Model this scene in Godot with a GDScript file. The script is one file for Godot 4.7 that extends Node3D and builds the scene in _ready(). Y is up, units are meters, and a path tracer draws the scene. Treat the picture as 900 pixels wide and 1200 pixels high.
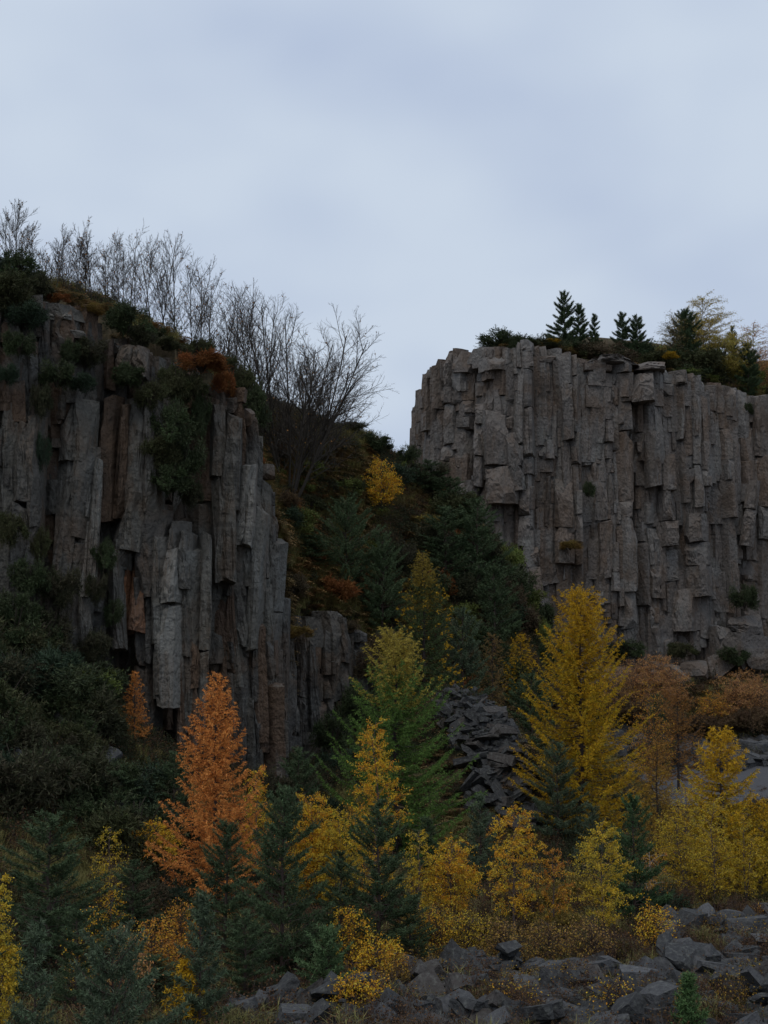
extends Node3D
# A disused quarry in late autumn: two columned rock faces, larches, birches, pines and loose blocks under an overcast sky.

const FOCAL := 1847.0                       # focal length in pixels of the 900 x 1200 photograph
const EYE := Vector3(0.0, 7.3, 0.0)
const PITCH := 0.09715                      # the camera looks up by 5.6 degrees

var rng := RandomNumberGenerator.new()
var used := {}
var mats := {}
var lump := FastNoiseLite.new()
var fine := FastNoiseLite.new()
var chip := FastNoiseLite.new()

# ------------------------------------------------------------------ helpers
class Shape:
	var v := PackedVector3Array()
	var c := PackedColorArray()
	func tri(a: Vector3, b: Vector3, d: Vector3, col: Color) -> void:
		v.append(a); v.append(b); v.append(d)
		c.append(col); c.append(col); c.append(col)
	func needle(p: Vector3, dir: Vector3, side: Vector3, col: Color) -> void:
		v.append(p - side); v.append(p + side); v.append(p + dir)
		c.append(col); c.append(col); c.append(col)
	func leaf(p: Vector3, dir: Vector3, side: Vector3, col: Color) -> void:
		var m := p + dir * 0.5
		v.append(p); v.append(m + side); v.append(p + dir)
		v.append(p); v.append(p + dir); v.append(m - side)
		for k in 6:
			c.append(col)
	func tube(pts: PackedVector3Array, radii: PackedFloat32Array, sides: int, col: Color) -> void:
		var n := pts.size()
		var last := PackedVector3Array()
		for i in n:
			var d := (pts[mini(i + 1, n - 1)] - pts[maxi(i - 1, 0)]).normalized()
			var ref := Vector3.RIGHT if absf(d.x) < 0.8 else Vector3.UP
			var e1 := d.cross(ref).normalized()
			var e2 := d.cross(e1)
			var ring := PackedVector3Array()
			for k in sides:
				var a := TAU * k / sides
				ring.append(pts[i] + (e1 * cos(a) + e2 * sin(a)) * radii[i])
			if i > 0:
				for k in sides:
					var k2 := (k + 1) % sides
					tri(last[k], last[k2], ring[k], col)
					tri(last[k2], ring[k2], ring[k], col)
			last = ring
	func add(m: PackedVector3Array, t: Transform3D, col: Color) -> void:
		for p in m:
			v.append(t * p)
			c.append(col)
	func mesh() -> ArrayMesh:
		var a := []
		a.resize(Mesh.ARRAY_MAX)
		a[Mesh.ARRAY_VERTEX] = v
		a[Mesh.ARRAY_COLOR] = c
		var m := ArrayMesh.new()
		m.add_surface_from_arrays(Mesh.PRIMITIVE_TRIANGLES, a)
		return m

func ray_point(px: float, py: float, depth: float) -> Vector3:
	var d := Vector3((px - 450.0) / FOCAL, (600.0 - py) / FOCAL, -1.0).rotated(Vector3.RIGHT, PITCH)
	return EYE + d * (depth / -d.z)

func rf(a: float, b: float) -> float:
	return rng.randf_range(a, b)

func any_dir() -> Vector3:
	var z := rng.randf_range(-1.0, 1.0)
	var a := rng.randf() * TAU
	var r := sqrt(1.0 - z * z)
	return Vector3(r * cos(a), z, r * sin(a))

func jitter(col: Color, amount: float) -> Color:
	var k := 1.0 + rng.randf_range(-amount, amount)
	return Color(col.r * k, col.g * k * (1.0 + rng.randf_range(-amount, amount) * 0.25), col.b * k)

func numbered(called: String) -> String:
	var n: int = used.get(called, 0)
	used[called] = n + 1
	return called if n == 0 else "%s_%03d" % [called, n]

func tag(o: Node3D, label: String, category := "", group := "", kind := "") -> void:
	o.set_meta("label", label)
	if category: o.set_meta("category", category)
	if group: o.set_meta("group", group)
	if kind: o.set_meta("kind", kind)

func thing(called: String, label: String, category: String, at: Vector3, turn := 0.0, group := "") -> Node3D:
	var o := Node3D.new()
	o.name = numbered(called)
	add_child(o)
	o.position = at
	o.rotation.y = turn
	tag(o, label, category, group)
	return o

func part(called: String, mesh: Mesh, mat: Material, parent: Node) -> MeshInstance3D:
	var o := MeshInstance3D.new()
	o.name = called
	o.mesh = mesh
	o.material_override = mat
	parent.add_child(o, true)
	return o

# ------------------------------------------------------------------ materials
func ramp(stops: Array) -> Gradient:
	var g := Gradient.new()
	var at := PackedFloat32Array()
	var col := PackedColorArray()
	for s in stops:
		at.append(s[0])
		col.append(s[1])
	g.offsets = at
	g.colors = col
	return g

func noise_picture(sd: int, freq: float, octaves: int, stops: Array, size := 1024, kind := FastNoiseLite.TYPE_SIMPLEX_SMOOTH, warp := 0.0) -> NoiseTexture2D:
	var n := FastNoiseLite.new()
	n.seed = sd
	n.noise_type = kind
	n.frequency = freq
	n.fractal_type = FastNoiseLite.FRACTAL_FBM
	n.fractal_octaves = octaves
	n.fractal_gain = 0.55
	if warp > 0.0:
		n.domain_warp_enabled = true
		n.domain_warp_amplitude = warp
		n.domain_warp_frequency = freq * 1.5
	var t := NoiseTexture2D.new()
	t.width = size
	t.height = size
	t.seamless = true
	t.noise = n
	if stops:
		t.color_ramp = ramp(stops)
	return t

func lin(r: float, g: float, b: float, a := 1.0) -> Color:
	var c := Color(r, g, b).linear_to_srgb()
	c.a = a
	return c

func make_materials() -> void:
	# rock: a cool grey stone with a fine grain, pale lichen, rust and dark wash
	var grain := noise_picture(3, 0.02, 6, [[0.0, lin(0.42, 0.42, 0.42)], [0.35, lin(0.72, 0.71, 0.70)], [0.6, lin(0.95, 0.94, 0.92)], [1.0, lin(1.0, 0.98, 0.95)]])
	var rock_bump := noise_picture(5, 0.012, 7, [], 1024, FastNoiseLite.TYPE_SIMPLEX_SMOOTH, 25.0)
	var crags := noise_picture(6, 0.022, 3, [], 1024, FastNoiseLite.TYPE_CELLULAR, 20.0)
	crags.noise.cellular_return_type = FastNoiseLite.RETURN_DISTANCE2_SUB
	crags.as_normal_map = true
	crags.bump_strength = 9.0
	var stain := noise_picture(9, 0.006, 6, [[0.0, lin(0.035, 0.032, 0.028, 0.8)], [0.30, lin(0.085, 0.056, 0.036, 0.6)], [0.40, lin(0.12, 0.075, 0.045, 0.4)], [0.48, lin(0.12, 0.09, 0.06, 0.0)], [0.60, lin(0.17, 0.17, 0.165, 0.0)], [0.74, lin(0.18, 0.185, 0.175, 0.35)], [1.0, lin(0.22, 0.225, 0.205, 0.55)]], 1024, FastNoiseLite.TYPE_SIMPLEX_SMOOTH, 40.0)
	var lichen := noise_picture(14, 0.02, 5, [[0.0, lin(0.03, 0.028, 0.024, 0.6)], [0.33, lin(0.04, 0.04, 0.035, 0.0)], [0.58, lin(0.16, 0.165, 0.15, 0.0)], [0.70, lin(0.15, 0.155, 0.135, 0.4)], [1.0, lin(0.18, 0.185, 0.155, 0.55)]], 1024, FastNoiseLite.TYPE_SIMPLEX_SMOOTH, 30.0)
	var tones := {
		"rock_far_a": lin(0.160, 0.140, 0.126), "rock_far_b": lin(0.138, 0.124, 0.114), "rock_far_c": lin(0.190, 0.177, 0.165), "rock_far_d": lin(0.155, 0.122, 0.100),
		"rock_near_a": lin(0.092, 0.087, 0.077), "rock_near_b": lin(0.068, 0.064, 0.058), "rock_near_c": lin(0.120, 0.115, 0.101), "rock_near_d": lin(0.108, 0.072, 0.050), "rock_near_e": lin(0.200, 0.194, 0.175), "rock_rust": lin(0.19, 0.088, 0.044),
		"stone_a": lin(0.072, 0.073, 0.077), "stone_b": lin(0.044, 0.045, 0.047), "stone_c": lin(0.098, 0.100, 0.106), "stone_d": lin(0.058, 0.051, 0.047)}
	for key in tones:
		var m := StandardMaterial3D.new()
		m.albedo_color = tones[key]
		m.albedo_texture = grain
		m.roughness = 0.82
		m.metallic_specular = 0.35
		m.uv1_triplanar = true
		m.uv1_world_triplanar = true
		m.uv1_scale = Vector3(0.26, 0.17, 0.26)
		m.uv2_triplanar = true
		m.uv2_world_triplanar = true
		m.uv2_scale = Vector3(0.07, 0.035, 0.07)
		m.detail_enabled = true
		m.detail_albedo = stain
		m.detail_uv_layer = BaseMaterial3D.DETAIL_UV_2
		m.detail_blend_mode = BaseMaterial3D.BLEND_MODE_MIX
		m.normal_enabled = true
		m.normal_texture = crags
		m.normal_scale = 0.9
		m.heightmap_enabled = true
		m.heightmap_texture = rock_bump
		m.heightmap_scale = 13.0
		if key.begins_with("stone"):
			m.uv1_scale = Vector3(0.35, 0.35, 0.35)
			m.heightmap_scale = 5.0
			m.detail_albedo = lichen
			m.uv2_scale = Vector3(0.3, 0.3, 0.3)
		m.resource_name = key
		mats[key] = m
	# ground
	var soil := noise_picture(21, 0.012, 6, [[0.0, lin(0.036, 0.031, 0.022)], [0.35, lin(0.055, 0.044, 0.029)], [0.5, lin(0.078, 0.058, 0.034)], [0.65, lin(0.085, 0.07, 0.042)], [1.0, lin(0.06, 0.062, 0.032)]], 1024, FastNoiseLite.TYPE_SIMPLEX_SMOOTH, 30.0)
	var g := StandardMaterial3D.new()
	g.albedo_texture = soil
	g.roughness = 0.95
	g.metallic_specular = 0.2
	g.uv1_triplanar = true
	g.uv1_world_triplanar = true
	g.uv1_scale = Vector3.ONE * 0.12
	g.heightmap_enabled = true
	g.heightmap_texture = rock_bump
	g.heightmap_scale = 20.0
	mats["soil"] = g
	var gr := StandardMaterial3D.new()
	gr.albedo_texture = noise_picture(31, 0.05, 5, [[0.0, lin(0.04, 0.041, 0.045)], [0.5, lin(0.068, 0.069, 0.075)], [1.0, lin(0.10, 0.10, 0.108)]])
	gr.roughness = 0.9
	gr.uv1_triplanar = true
	gr.uv1_world_triplanar = true
	gr.uv1_scale = Vector3.ONE * 0.2
	mats["gravel"] = gr
	for d in [["foliage", 0.75, 0.35], ["needle", 0.7, 0.15], ["wood", 0.9, 0.0], ["leaf", 0.6, 0.45]]:
		var m := StandardMaterial3D.new()
		m.vertex_color_use_as_albedo = true
		m.roughness = d[1]
		m.metallic_specular = 0.25
		m.cull_mode = BaseMaterial3D.CULL_DISABLED
		if d[2] > 0.0:
			m.backlight_enabled = true
			m.backlight = lin(d[2], d[2], d[2])
		m.resource_name = d[0]
		mats[d[0]] = m

# ------------------------------------------------------------------ rocks: boxes split along fracture planes
func box_faces() -> Array:
	var p := []
	for k in 8:
		p.append(Vector3(0.5 if k & 1 else -0.5, 0.5 if k & 2 else -0.5, 0.5 if k & 4 else -0.5))
	var out := []
	for f in [[0, 1, 3, 2], [4, 6, 7, 5], [0, 4, 5, 1], [2, 3, 7, 6], [0, 2, 6, 4], [1, 5, 7, 3]]:
		out.append(PackedVector3Array([p[f[0]], p[f[1]], p[f[2]], p[f[3]]]))
	return out

func split_off(faces: Array, n: Vector3, d: float) -> Array:
	var out := []
	var cut := PackedVector3Array()
	for f: PackedVector3Array in faces:
		var g := PackedVector3Array()
		for i in f.size():
			var a := f[i]
			var b := f[(i + 1) % f.size()]
			var da := n.dot(a) - d
			var db := n.dot(b) - d
			if da <= 0.0:
				g.append(a)
			if da * db < 0.0:
				var q := a.lerp(b, da / (da - db))
				g.append(q)
				cut.append(q)
		if g.size() >= 3:
			out.append(g)
	if cut.size() >= 3:
		var mid := Vector3.ZERO
		for q in cut: mid += q
		mid /= cut.size()
		var e1 := n.cross(Vector3(0.31, 0.77, 0.55)).normalized()
		var e2 := n.normalized().cross(e1)
		var order := []
		for q in cut: order.append([atan2((q - mid).dot(e2), (q - mid).dot(e1)), q])
		order.sort_custom(func(x, y): return x[0] < y[0])
		var ring := PackedVector3Array()
		for o in order:
			if ring.is_empty() or ring[ring.size() - 1].distance_to(o[1]) > 1e-4:
				ring.append(o[1])
		if ring.size() >= 3:
			out.append(ring)
	return out

func rock_points(faces: Array, rough: float) -> PackedVector3Array:
	var v := PackedVector3Array()
	for f: PackedVector3Array in faces:
		var mid := Vector3.ZERO
		for q in f: mid += q
		mid /= f.size()
		var n := (f[1] - f[0]).cross(f[2] - f[0])
		if n.length() < 1e-9: continue
		n = n.normalized()
		if n.dot(mid) < 0.0: n = -n
		var top := mid + n * rf(-rough, rough)
		for i in f.size():
			var a := f[i]
			var b := f[(i + 1) % f.size()]
			if (a - mid).cross(b - mid).dot(n) > 0.0:
				v.append(a); v.append(top); v.append(b)
			else:
				v.append(a); v.append(b); v.append(top)
	return v

var column_points := []
var column_mesh := []
var boulder_points := []
var boulder_mesh := []

func chip_offset(p: Vector3, k: float, amount: float) -> Vector3:
	var q := Vector3(p.x * 30.0 + k * 37.0, p.y * 62.0, p.z * 30.0 - k * 11.0)
	var a := chip.get_noise_3dv(q) + 0.5 * chip.get_noise_3dv(q * 2.1 + Vector3(50, 0, 0))
	var b := fine.get_noise_3dv(q * 1.6)
	var c := fine.get_noise_3dv(q * 1.6 + Vector3(0, 90, 0))
	return Vector3(a * 0.9 + b * 0.4, c * 0.3, a * 1.3 + c * 0.35) * amount

func chipped(v: PackedVector3Array, levels: int, k: float, amount: float) -> PackedVector3Array:
	var t := v
	for l in levels:
		var n := PackedVector3Array()
		for i in range(0, t.size(), 3):
			var a := t[i]
			var b := t[i + 1]
			var c := t[i + 2]
			var ab := (a + b) * 0.5
			var bc := (b + c) * 0.5
			var ca := (c + a) * 0.5
			n.append_array(PackedVector3Array([a, ab, ca, ab, b, bc, ca, bc, c, ab, bc, ca]))
		t = n
	for i in t.size():
		t[i] += chip_offset(t[i], k, amount)
	return t

func plain_mesh(v: PackedVector3Array) -> ArrayMesh:
	var s := Shape.new()
	s.add(v, Transform3D(), Color(1, 1, 1))
	return s.mesh()

func make_rocks() -> void:
	rng.seed = 77
	for k in 48:
		var f := box_faces()
		# vertical joints: the front is +z
		var yl := rf(0.8, 1.42)
		f = split_off(f, Vector3(-cos(yl), rf(-0.05, 0.05), sin(yl)), rf(0.46, 0.62))
		var yr := rf(0.8, 1.42)
		f = split_off(f, Vector3(cos(yr), rf(-0.05, 0.05), sin(yr)), rf(0.46, 0.62))
		var yw := rf(-0.35, 0.35)
		f = split_off(f, Vector3(sin(yw), rf(-0.08, 0.10), cos(yw)), rf(0.38, 0.46))
		# breaks across: nearly level ones, and a third of steep wedges
		var wedge := k % 3 == 0
		f = split_off(f, Vector3(rf(-0.1, 0.1), 1.0, rf(0.0, 0.08)), rf(0.46, 0.50))
		f = split_off(f, Vector3(rf(-0.06, 0.06), -1.0, rf(-0.02, 0.05)), rf(0.47, 0.5))
		for j in 1 + rng.randi() % 3:
			var n := Vector3(rf(-1, 1), rf(-0.6, 0.8), rf(0.2, 1)).normalized()
			f = split_off(f, n, rf(0.46, 0.62))
		if wedge:
			f = split_off(f, Vector3(rf(-0.9, 0.9), rf(0.2, 0.6), 0.5).normalized(), rf(0.28, 0.42))
			f = split_off(f, Vector3(rf(-0.5, 0.5), rf(0.3, 0.7), 0.7).normalized(), rf(0.36, 0.5))
		var raw := rock_points(f, 0.014)
		column_points.append(raw)
		column_mesh.append(plain_mesh(chipped(raw, 2, k, 0.05)))
	for k in 28:
		var f := box_faces()
		for j in 4 + rng.randi() % 5:
			var n := any_dir()
			f = split_off(f, n, rf(0.30, 0.50))
		var raw := rock_points(f, 0.012)
		boulder_points.append(raw)
		boulder_mesh.append(plain_mesh(chipped(raw, 1, k, 0.02)))

# ------------------------------------------------------------------ terrain
const CELL := 0.8
const X0 := -48.0
const D0 := 6.0
const NX := 160
const ND := 200
var heights := PackedFloat32Array()
var lower := PackedVector3Array()
var upper := PackedVector3Array()
var far_upper := PackedVector3Array()
# the feet of the two rock faces: photo column, depth, photo row of the rim, photo row of the foot
var near_line := [[-330, 55.0, 300, 690], [-150, 56.5, 305, 700], [0, 58.0, 340, 730], [60, 59.5, 352, 770], [120, 61.0, 375, 830], [180, 62.5, 398, 880], [240, 64.0, 430, 920], [275, 65.5, 490, 940], [305, 67.0, 570, 940], [332, 69.5, 690, 940], [350, 72.0, 728, 935], [390, 74.0, 722, 930], [435, 76.5, 765, 915]]
var far_line := [[489, 126.0, 484, 800], [498, 119.5, 446, 800], [530, 114.5, 414, 800], [575, 111.5, 402, 800], [640, 111.5, 406, 800], [700, 112.5, 418, 795], [760, 114.0, 428, 790], [820, 116.0, 440, 785], [880, 118.5, 458, 780], [960, 121.5, 480, 775], [1060, 125.0, 500, 775], [1200, 128.0, 520, 770]]

func line_points(line: Array) -> PackedVector2Array:
	var p := PackedVector2Array()
	for a in line:
		p.append(Vector2((a[0] - 450.0) / FOCAL * a[1], a[1]))
	return p

func line_depth(p: PackedVector2Array, x: float) -> float:
	for i in p.size() - 1:
		if x >= p[i].x and x <= p[i + 1].x:
			return lerpf(p[i].y, p[i + 1].y, (x - p[i].x) / maxf(0.001, p[i + 1].x - p[i].x))
	return 1e6

func blend(set_: PackedVector3Array, left: PackedFloat32Array, x: float, d: float, sig: float) -> float:
	var sw := 1e-9
	var sh := 0.0
	var rw := 0.15
	var rh := 0.0
	var has := left.size() > 0
	for k in set_.size():
		var p := set_[k]
		var q := ((p.x - x) * (p.x - x) + (p.z - d) * (p.z - d)) / (2.0 * sig * sig)
		var w := exp(-q) + 2e-4 / (1.0 + q * q)
		sw += w
		sh += w * p.y
		if has:
			var w2 := exp(-q * 2.2)
			rw += w2
			rh += w2 * left[k]
	return sh / sw + rh / rw

func leftovers(set_: PackedVector3Array, sig: float) -> PackedFloat32Array:
	var out := PackedFloat32Array()
	for p in set_:
		out.append(p.y - blend(set_, PackedFloat32Array(), p.x, p.z, sig))
	return out

func rim_height(line: Array, p: PackedVector2Array, x: float) -> float:
	for i in p.size() - 1:
		if x >= p[i].x and x <= p[i + 1].x:
			var t := (x - p[i].x) / maxf(0.001, p[i + 1].x - p[i].x)
			return lerpf(ray_point(line[i][0], line[i][2], line[i][1]).y, ray_point(line[i + 1][0], line[i + 1][2], line[i + 1][1]).y, t)
	return 1e6

func knots(list: Array) -> PackedVector3Array:
	var out := PackedVector3Array()
	for a in list:
		var p := ray_point(a[0], a[1], a[2])
		out.append(Vector3(p.x, p.y, a[2]))
	return out

func make_terrain() -> void:
	var spur := knots([[480, 600, 88], [480, 690, 82], [480, 780, 78], [520, 592, 93], [540, 690, 86], [540, 800, 79], [585, 705, 90], [600, 760, 86], [600, 850, 78], [650, 880, 84], [650, 950, 74], [650, 990, 65], [700, 985, 73], [720, 940, 84], [500, 930, 70], [505, 1005, 60], [460, 905, 74], [460, 830, 77.5], [528, 826, 70], [548, 862, 68.5], [572, 905, 66.5], [598, 952, 64], [530, 935, 64], [505, 880, 69], [560, 985, 61], [630, 930, 70], [425, 510, 93], [470, 530, 94], [445, 565, 88], [445, 640, 83], [452, 700, 80]])
	lower = knots([[-400, 690, 53], [-250, 690, 54], [-120, 700, 55], [0, 725, 56.5], [90, 780, 58], [160, 850, 60], [210, 895, 62.5], [270, 915, 64], [330, 915, 68], [400, 905, 72.5],
		[-250, 820, 49], [-120, 830, 50], [0, 850, 51], [90, 890, 52], [170, 940, 54], [240, 990, 56], [320, 1000, 58], [400, 990, 60], [460, 985, 62],
		[-250, 940, 44], [-120, 960, 44.5], [0, 980, 45], [90, 1015, 46], [200, 1060, 46],
		[560, 800, 106], [620, 815, 107], [700, 800, 110], [760, 800, 111], [830, 790, 113], [900, 775, 116], [1000, 765, 118], [1150, 755, 120], [1300, 760, 120],
		[640, 860, 103], [700, 858, 103.5], [760, 864, 103], [850, 872, 102.5], [950, 870, 103], [1100, 865, 104], [480, 740, 108], [500, 770, 102], [400, 700, 112], [300, 640, 120], [440, 700, 125]])
	lower.append_array(spur)
	for d in [8.0, 16.0, 24.0, 31.0, 37.0, 42.0]:
		for k in 9:
			var w: float = 6.0 + d * 0.55
			lower.append(Vector3(lerpf(-w, w, k / 8.0), 0.0, d))
	for d in [49.0, 56.0, 63.0, 70.0, 78.0, 86.0, 93.0, 99.0]:
		for k in 7:
			var px: float = lerpf(760.0, 1250.0, k / 6.0)
			lower.append(Vector3((px - 450.0) / FOCAL * d, 0.0, d))
	for px in [300.0, 400.0, 500.0, 600.0, 680.0]:
		lower.append(Vector3((px - 450.0) / FOCAL * 48.0, 0.15, 48.0))
		lower.append(Vector3((px - 450.0) / FOCAL * 53.0, 0.4, 53.0))
	upper = knots([[-400, 300, 60], [-250, 300, 61], [-100, 308, 62], [0, 335, 62], [60, 350, 63], [120, 372, 65], [180, 398, 66], [240, 432, 68], [270, 480, 69], [300, 560, 71], [325, 640, 73], [350, 720, 75], [400, 715, 77], [435, 755, 79],
		[-200, 300, 72], [0, 322, 72], [80, 350, 74], [150, 372, 76], [220, 405, 78], [270, 440, 79], [310, 520, 79], [340, 600, 78], [380, 640, 80], [430, 670, 81],
		[250, 430, 90], [300, 470, 90], [340, 510, 88], [380, 510, 92], [425, 510, 93], [470, 530, 94], [150, 400, 95], [0, 370, 95], [-200, 350, 90], [420, 560, 87], [370, 560, 85],
		[300, 600, 110], [400, 640, 110], [100, 500, 120], [-200, 450, 120]])
	upper.append_array(spur)
	far_upper = knots([[490, 492, 127], [520, 425, 121], [570, 404, 117], [640, 404, 117], [700, 416, 118], [760, 426, 119], [820, 438, 121], [880, 456, 123], [960, 478, 126], [1060, 498, 129], [1200, 518, 133],
		[560, 410, 135], [680, 405, 140], [800, 415, 140], [900, 430, 140], [1100, 470, 145], [600, 430, 165], [900, 440, 165], [500, 490, 150]])
	var nl := line_points(near_line)
	var fl := line_points(far_line)
	var r_low := leftovers(lower, 4.2)
	var r_up := leftovers(upper, 4.0)
	var r_far := leftovers(far_upper, 5.0)
	var ra := Vector2((528 - 450.0) / FOCAL * 70.0, 70.0)
	var rb := Vector2((592 - 450.0) / FOCAL * 64.5, 64.5)
	heights.resize(NX * ND)
	for j in ND:
		var d := D0 + j * CELL
		for i in NX:
			var x := X0 + i * CELL
			var h := 0.0
			var dn := d - line_depth(nl, x)
			var df := d - line_depth(fl, x)
			if dn > 2.0 and d < 135.0:
				h = minf(blend(upper, r_up, x, d, 4.0), rim_height(near_line, nl, x) - 1.7 + dn * 0.85)
			elif df > 2.6 and 450.0 + x / d * FOCAL > 500.0:
				h = minf(blend(far_upper, r_far, x, d, 5.0), rim_height(far_line, fl, x) - 0.9 + df * 0.4) - maxf(0.0, 8.5 + (d - 118.0) * 0.05 - x) * 2.0
			else:
				h = blend(lower, r_low, x, d, 4.2)
			# the ridge of tipped slabs on the nose of the hill
			var along := clampf(((x - ra.x) * (rb - ra).x + (d - ra.y) * (rb - ra).y) / (rb - ra).length_squared(), 0.0, 1.0)
			var away := Vector2(x, d).distance_to(ra.lerp(rb, along))
			h += 2.5 * exp(-away * away / 4.5)
			h += lump.get_noise_2d(x * 2.2, d * 2.2) * 0.35 + fine.get_noise_2d(x * 6.0, d * 6.0) * 0.12
			heights[j * NX + i] = h
	var st := SurfaceTool.new()
	st.begin(Mesh.PRIMITIVE_TRIANGLES)
	for j in ND:
		for i in NX:
			st.add_vertex(Vector3(X0 + i * CELL, heights[j * NX + i], -(D0 + j * CELL)))
	for j in ND - 1:
		for i in NX - 1:
			var a := j * NX + i
			for k in [a, a + NX, a + 1, a + 1, a + NX, a + NX + 1]:
				st.add_index(k)
	st.generate_normals()
	var hill := part("hillside", st.commit(), mats["soil"], self)
	tag(hill, "rough brown hillside and quarry floor under the trees", "", "", "structure")
	var gp := PlaneMesh.new()
	gp.size = Vector2(5000, 5000)
	var ground := part("ground", gp, mats["soil"], self)
	ground.position = Vector3(0, -1.6, 0)
	tag(ground, "flat brown land reaching out past the quarry", "", "", "structure")

func ground_y(x: float, d: float) -> float:
	var u := clampf((x - X0) / CELL, 0.0, NX - 1.01)
	var w := clampf((d - D0) / CELL, 0.0, ND - 1.01)
	var i := int(u)
	var j := int(w)
	var a := lerpf(heights[j * NX + i], heights[j * NX + i + 1], u - i)
	var b := lerpf(heights[(j + 1) * NX + i], heights[(j + 1) * NX + i + 1], u - i)
	return lerpf(a, b, w - j)

func ground_point(px: float, depth: float) -> Vector3:
	var x := (px - 450.0) / FOCAL * depth * 1.0
	x = ray_point(px, 800.0, depth).x
	return Vector3(x, ground_y(x, depth), -depth)

# ------------------------------------------------------------------ rock faces
func rock_face(root: Node3D, line: Array, widths: Vector2, tall: Vector2, relief: float, tones: Array, sd: int, marks: Array, most: int, wedges: float) -> void:
	rng.seed = sd
	var p := line_points(line)
	var blocks := []
	for row in 2:
		for i in p.size() - 1:
			var a := p[i]
			var b := p[i + 1]
			var length := a.distance_to(b)
			var along := (b - a) / length
			var outward := Vector2(along.y, -along.x)         # in (x, depth): towards the camera
			if outward.y > 0.0: outward = -outward
			var s := 0.0
			while s < length:
				var w := exp(rf(log(widths.x), log(widths.y))) if row == 0 else widths.y
				var t := (s + w * 0.5) / length
				var c := a + along * (s + w * 0.5)
				var px := lerpf(line[i][0], line[i + 1][0], clampf(t, 0, 1))
				var rim := ray_point(px, lerpf(line[i][2], line[i + 1][2], clampf(t, 0, 1)), c.y).y
				var foot := ray_point(px, lerpf(line[i][3], line[i + 1][3], clampf(t, 0, 1)), c.y).y - 1.5
				var push := lump.get_noise_2d(c.x * 6.0 + sd, 3.0) * relief
				for m in marks:
					if px >= m[0] and px < m[1]: push += m[2]
				var y := foot
				var top := rim + rf(-0.7, 0.3) - (0.4 if row == 1 else 0.0)
				var lean := rf(-0.03, 0.03)
				var turn := rf(-0.4, 0.4)
				var back := rf(-0.13, 0.13) + 0.25
				while y < top - 0.3:
					var h := exp(rf(log(tall.x), log(tall.y)))
					if y + h > top - 0.6 * tall.x: h = top - y
					var step := push + back + rf(-0.05, 0.05) + lump.get_noise_2d(c.x * 5.0 + 40.0, y * 2.5) * relief * 0.5
					if rng.randf() < 0.12: step -= rf(0.15, 0.5)
					back -= rf(-0.03, 0.10)
					if row == 1: step = minf(push, 0.0) - 0.6 + lump.get_noise_2d(c.x * 5.0 + 40.0, y * 2.5) * relief * 0.5
					var deep := rf(1.4, 1.8)
					var q := c + outward * (step - deep * 0.42 + 0.4)
					var yaw := atan2(outward.x, -outward.y) + (turn + rf(-0.08, 0.08) if row == 0 else rf(-0.2, 0.2))
					var bas := Basis(Vector3.UP, yaw) * Basis(Vector3(1, 0, 0), rf(-0.05, 0.01)) * Basis(Vector3(0, 0, 1), lean + rf(-0.02, 0.02))
					bas = bas * Basis.from_scale(Vector3(w * (rf(1.02, 1.2) if row == 0 else rf(1.45, 1.7)) * (-1.0 if rng.randf() < 0.5 else 1.0), h * rf(1.02, 1.07), deep if row == 0 else deep * 1.6))
					blocks.append([Transform3D(bas, Vector3(q.x, y + h * 0.5, -q.y)), rng.randi() % 48 if y + h >= top - 0.1 or rng.randf() < wedges else (rng.randi() % 16) * 3 + 1 + rng.randi() % 2, tones[rng.randi() % tones.size()], w * h * (0.2 if row == 1 else 1.0)])
					# a flake or wedge standing off the block
					if row == 0 and rng.randf() < 0.45:
						var fh := h * rf(0.2, 0.7)
						var fb := Basis(Vector3.UP, yaw + rf(-0.5, 0.5)) * Basis(Vector3(0, 0, 1), rf(-0.1, 0.1)) * Basis.from_scale(Vector3(w * rf(0.3, 0.75), fh, rf(0.4, 0.8)))
						var fq := c + outward * (step + 0.25) + along * rf(-0.45, 0.45) * w
						blocks.append([Transform3D(fb, Vector3(fq.x, y + fh * 0.5 + rf(0.0, (h - fh) * 0.6), -fq.y)), rng.randi() % 48, tones[rng.randi() % tones.size()], w * fh * 0.5])
					y += h
				s += w * 0.96
	place_blocks(root, blocks, most)

func place_blocks(root: Node3D, blocks: Array, most: int) -> void:
	blocks.sort_custom(func(x, y): return x[3] > y[3])
	var rest := {}
	for k in blocks.size():
		var b: Array = blocks[k]
		if k < most:
			var o := part("rock_column", column_mesh[b[1]], mats[b[2]], root)
			o.transform = b[0]
		else:
			if not rest.has(b[2]): rest[b[2]] = Shape.new()
			rest[b[2]].add(column_points[b[1]], b[0], Color(1, 1, 1))
	for key in rest:
		var o := part("rock_backing", rest[key].mesh(), mats[key], root)
		o.set_meta("kind", "stuff")

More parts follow.
